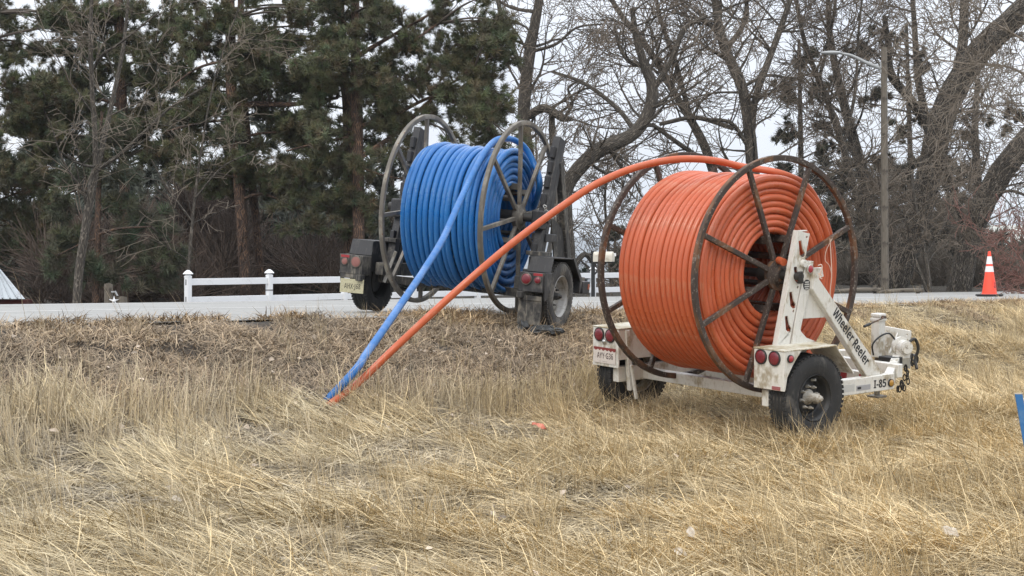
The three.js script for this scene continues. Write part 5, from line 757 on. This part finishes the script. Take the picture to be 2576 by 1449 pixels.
{
  const lists = {}; for (const k in kinds) lists[k] = kinds[k].map(() => []);
  const rnd = rng(4242), N = new THREE.Vector3(), q = new THREE.Quaternion(), q2 = new THREE.Quaternion();
  const put = (k, x, d, yaw, s, c) => {
    const y = groundY(x, d), e = 0.2;
    N.set((groundY(x - e, d) - groundY(x + e, d)) / (2 * e), 1, (groundY(x, d + e) - groundY(x, d - e)) / (2 * e)).normalize();   // z = -d
    q.setFromUnitVectors(UP, N); q2.setFromAxisAngle(UP, yaw); q.multiply(q2); const list = lists[k][Math.floor(rnd() * lists[k].length)];
    list.push({ m: new THREE.Matrix4().compose(V(x, y, -d), q.clone(), V(s, s * (0.85 + 0.3 * rnd()), s)), c });
  };
  const look = (X, D) => {
    const e = -roadT(X, D), n = fbm(X * 0.55 + 40, D * 0.55 + 80, 901, 4), n2 = fbm(X * 1.6 + 10, D * 1.6 + 20, 902, 3), side = smooth(-2.5, 2.5, X + (n - 0.5) * 3), gold = clamp(0.15 + 0.85 * side + (n2 - 0.5) * 1.1);
    const flow = 2.75 + (fbm(X * 0.35 + 5, D * 0.35 + 9, 903, 3) - 0.5) * 2.6 + (rnd() - 0.5) * 0.6, v = 0.82 + 0.36 * rnd();   // mostly laid over to the left
    return { e, n, n2, gold, yaw: -flow, v, ton: (a, b) => mixc(a, b, gold).map((c) => c * v), edge: 2.1 + (n - 0.5) * 1.3 - 1.5 * smooth(1, 4, X) };   // edge: where the mown bank ends
  };
  const field = (step, f) => { for (let d = 8.4; d < 36; d += step) { const half = d * 0.2576 + 1.0; for (let x = -half; x < half; x += step) { const X = x + (rnd() - 0.5) * step * 0.6, D = d + (rnd() - 0.5) * step * 0.6; if (-roadT(X, D) > -0.3) f(X, D, look(X, D)); } } };
  field(0.5, (X, D, k) => {
    if (k.e + (rnd() - 0.5) * 0.9 < k.edge) { if (k.e < 0.3 && k.n2 < 0.42) return; put('short', X, D, rnd() * 6.28, 0.95 + 0.25 * rnd(), mixc([0.92, 0.87, 0.82], [1.25, 1.08, 0.82], clamp(smooth(0.5, 0, k.e) * 0.7 + smooth(2, 7, X) * 0.7 + (k.n2 - 0.5))).map((c) => c * k.v)); return; }
    put('mat', X, D, rnd() * 6.28, 0.95 + 0.25 * rnd(), k.ton([0.8, 0.77, 0.74], [0.98, 0.88, 0.68]));
  });
  field(0.5, (X, D, k) => { const fringe = smooth(k.edge + 1.3, k.edge, k.e), flat = smooth(0.47, 0.37, k.n2); if (k.e > k.edge && rnd() < (1 - fringe) * (1 - 0.8 * flat)) put('laid', X, D, k.yaw, 0.8 + 0.35 * rnd(), k.ton([0.95, 0.96, 1.0], [1.16, 1.1, 1.04])); });
  field(0.15, (X, D, k) => {
    const fringe = smooth(k.edge + 1.1, k.edge, k.e); let p = k.e < k.edge ? 0.05 : 0.1 + 0.8 * fringe * smooth(3.2, 1.2, X) + 0.25 * smooth(0.55, 0.7, k.n2); if (k.e < 0.2) p *= 0.4; if (Math.hypot(X - entry.x, D + entry.z + 0.2) < 0.5) p *= 0.3;
    if (rnd() < p) put('stand', X, D, k.yaw + (rnd() - 0.5), (k.e < k.edge ? 0.4 : 0.55 + 0.3 * fringe * smooth(1, -2, X)) + 0.5 * rnd(), k.ton([1.0, 0.96, 0.9], [1.0, 0.92, 0.75]));
    if (rnd() < 0.03) put('stem', X, D, k.yaw, 0.5 + 0.6 * rnd(), k.ton([1, 0.95, 0.9], [1.1, 1, 0.8]));
  });
  // a thicker ring of stems where the mower could not reach: round the wheels and where the conduits dive in
  for (const [w, r, n] of [[oW(1.15, -1.43, 0.1), 0.42, 26], [oW(-1.2, -1.43, 0.2), 0.4, 18], [entry, 0.45, 12], [oW(0, -1.43, 0.6), 0.9, 24]]) for (let i = 0; i < n; i++) { const a = rnd() * 6.28, R = r * Math.sqrt(rnd()); put(rnd() < 0.4 ? 'stem' : 'stand', w.x + Math.cos(a) * R, -w.z + Math.sin(a) * R - 0.12, -2.7 + (rnd() - 0.5) * 2.4, 0.5 + 0.4 * rnd(), [1, 0.92, 0.8]); }
  const names = { laid: ['laid_grass', 'long golden straw laid over in the foreground'], mat: ['matted_grass', 'pale matted dead grass covering the ditch floor'], stand: ['standing_grass', 'upright dry straw fringing the foot of the bank'], short: ['short_grass', 'short brown mown grass on the road bank'], stem: ['grass_stems', 'thin tall dry stems rising above the straw'] };
  for (const k in lists) lists[k].forEach((l, i) => { if (!l.length) return; const m = new THREE.InstancedMesh(kinds[k][i], M.straw, l.length), c = new THREE.Color(); l.forEach((e, j) => { m.setMatrixAt(j, e.m); m.setColorAt(j, c.setRGB(...e.c)); }); m.name = numbered(names[k][0]); shade(m); tag(m, names[k][1], 'grass', 'dry grass of the verge', 'stuff'); scene.add(m); });
}
{ // small dry leaves and scraps of litter scattered over the bank
  const g = new THREE.PlaneGeometry(1, 1, 4, 4), q = g.attributes.position; for (let i = 0; i < q.count; i++) { const u = q.getX(i) * 2, v = q.getY(i) + 0.5, w = Math.sin(Math.PI * clamp(v * 0.94 + 0.03)) * 0.3; q.setXYZ(i, u * w, 0.25 * Math.abs(u) * w + 0.12 * Math.sin(v * 5), -v); } g.computeVertexNormals();
  const r = rng(555), list = []; for (let i = 0; i < 900; i++) { const d = 9 + 15 * r(), x = (r() - 0.5) * d * 0.54, e = -roadT(x, d); if (e < 0.1 || (e > 3 && r() < 0.75)) continue; const t = 0.4 + 0.9 * r(), wh = r() < 0.12 ? 1.5 : 1; list.push({ m: place(V(x, groundY(x, d) + 0.03 + 0.05 * r(), -d), V((r() - 0.5) * 1.6, 1, (r() - 0.5) * 1.6), 0.03 + 0.05 * r(), r() * 6.28), c: [0.38 * t * wh, 0.31 * t * wh, 0.24 * t * wh] }); }
  tag(instanced(scene, 'leaf_litter', g, std({ color: lin(1, 1, 1), roughness: 0.9, side: THREE.DoubleSide }), list, 'small dry leaves littered over the bank'), 'small dry leaves littered over the bank', 'leaves');
}
renderer.render(scene, camera);
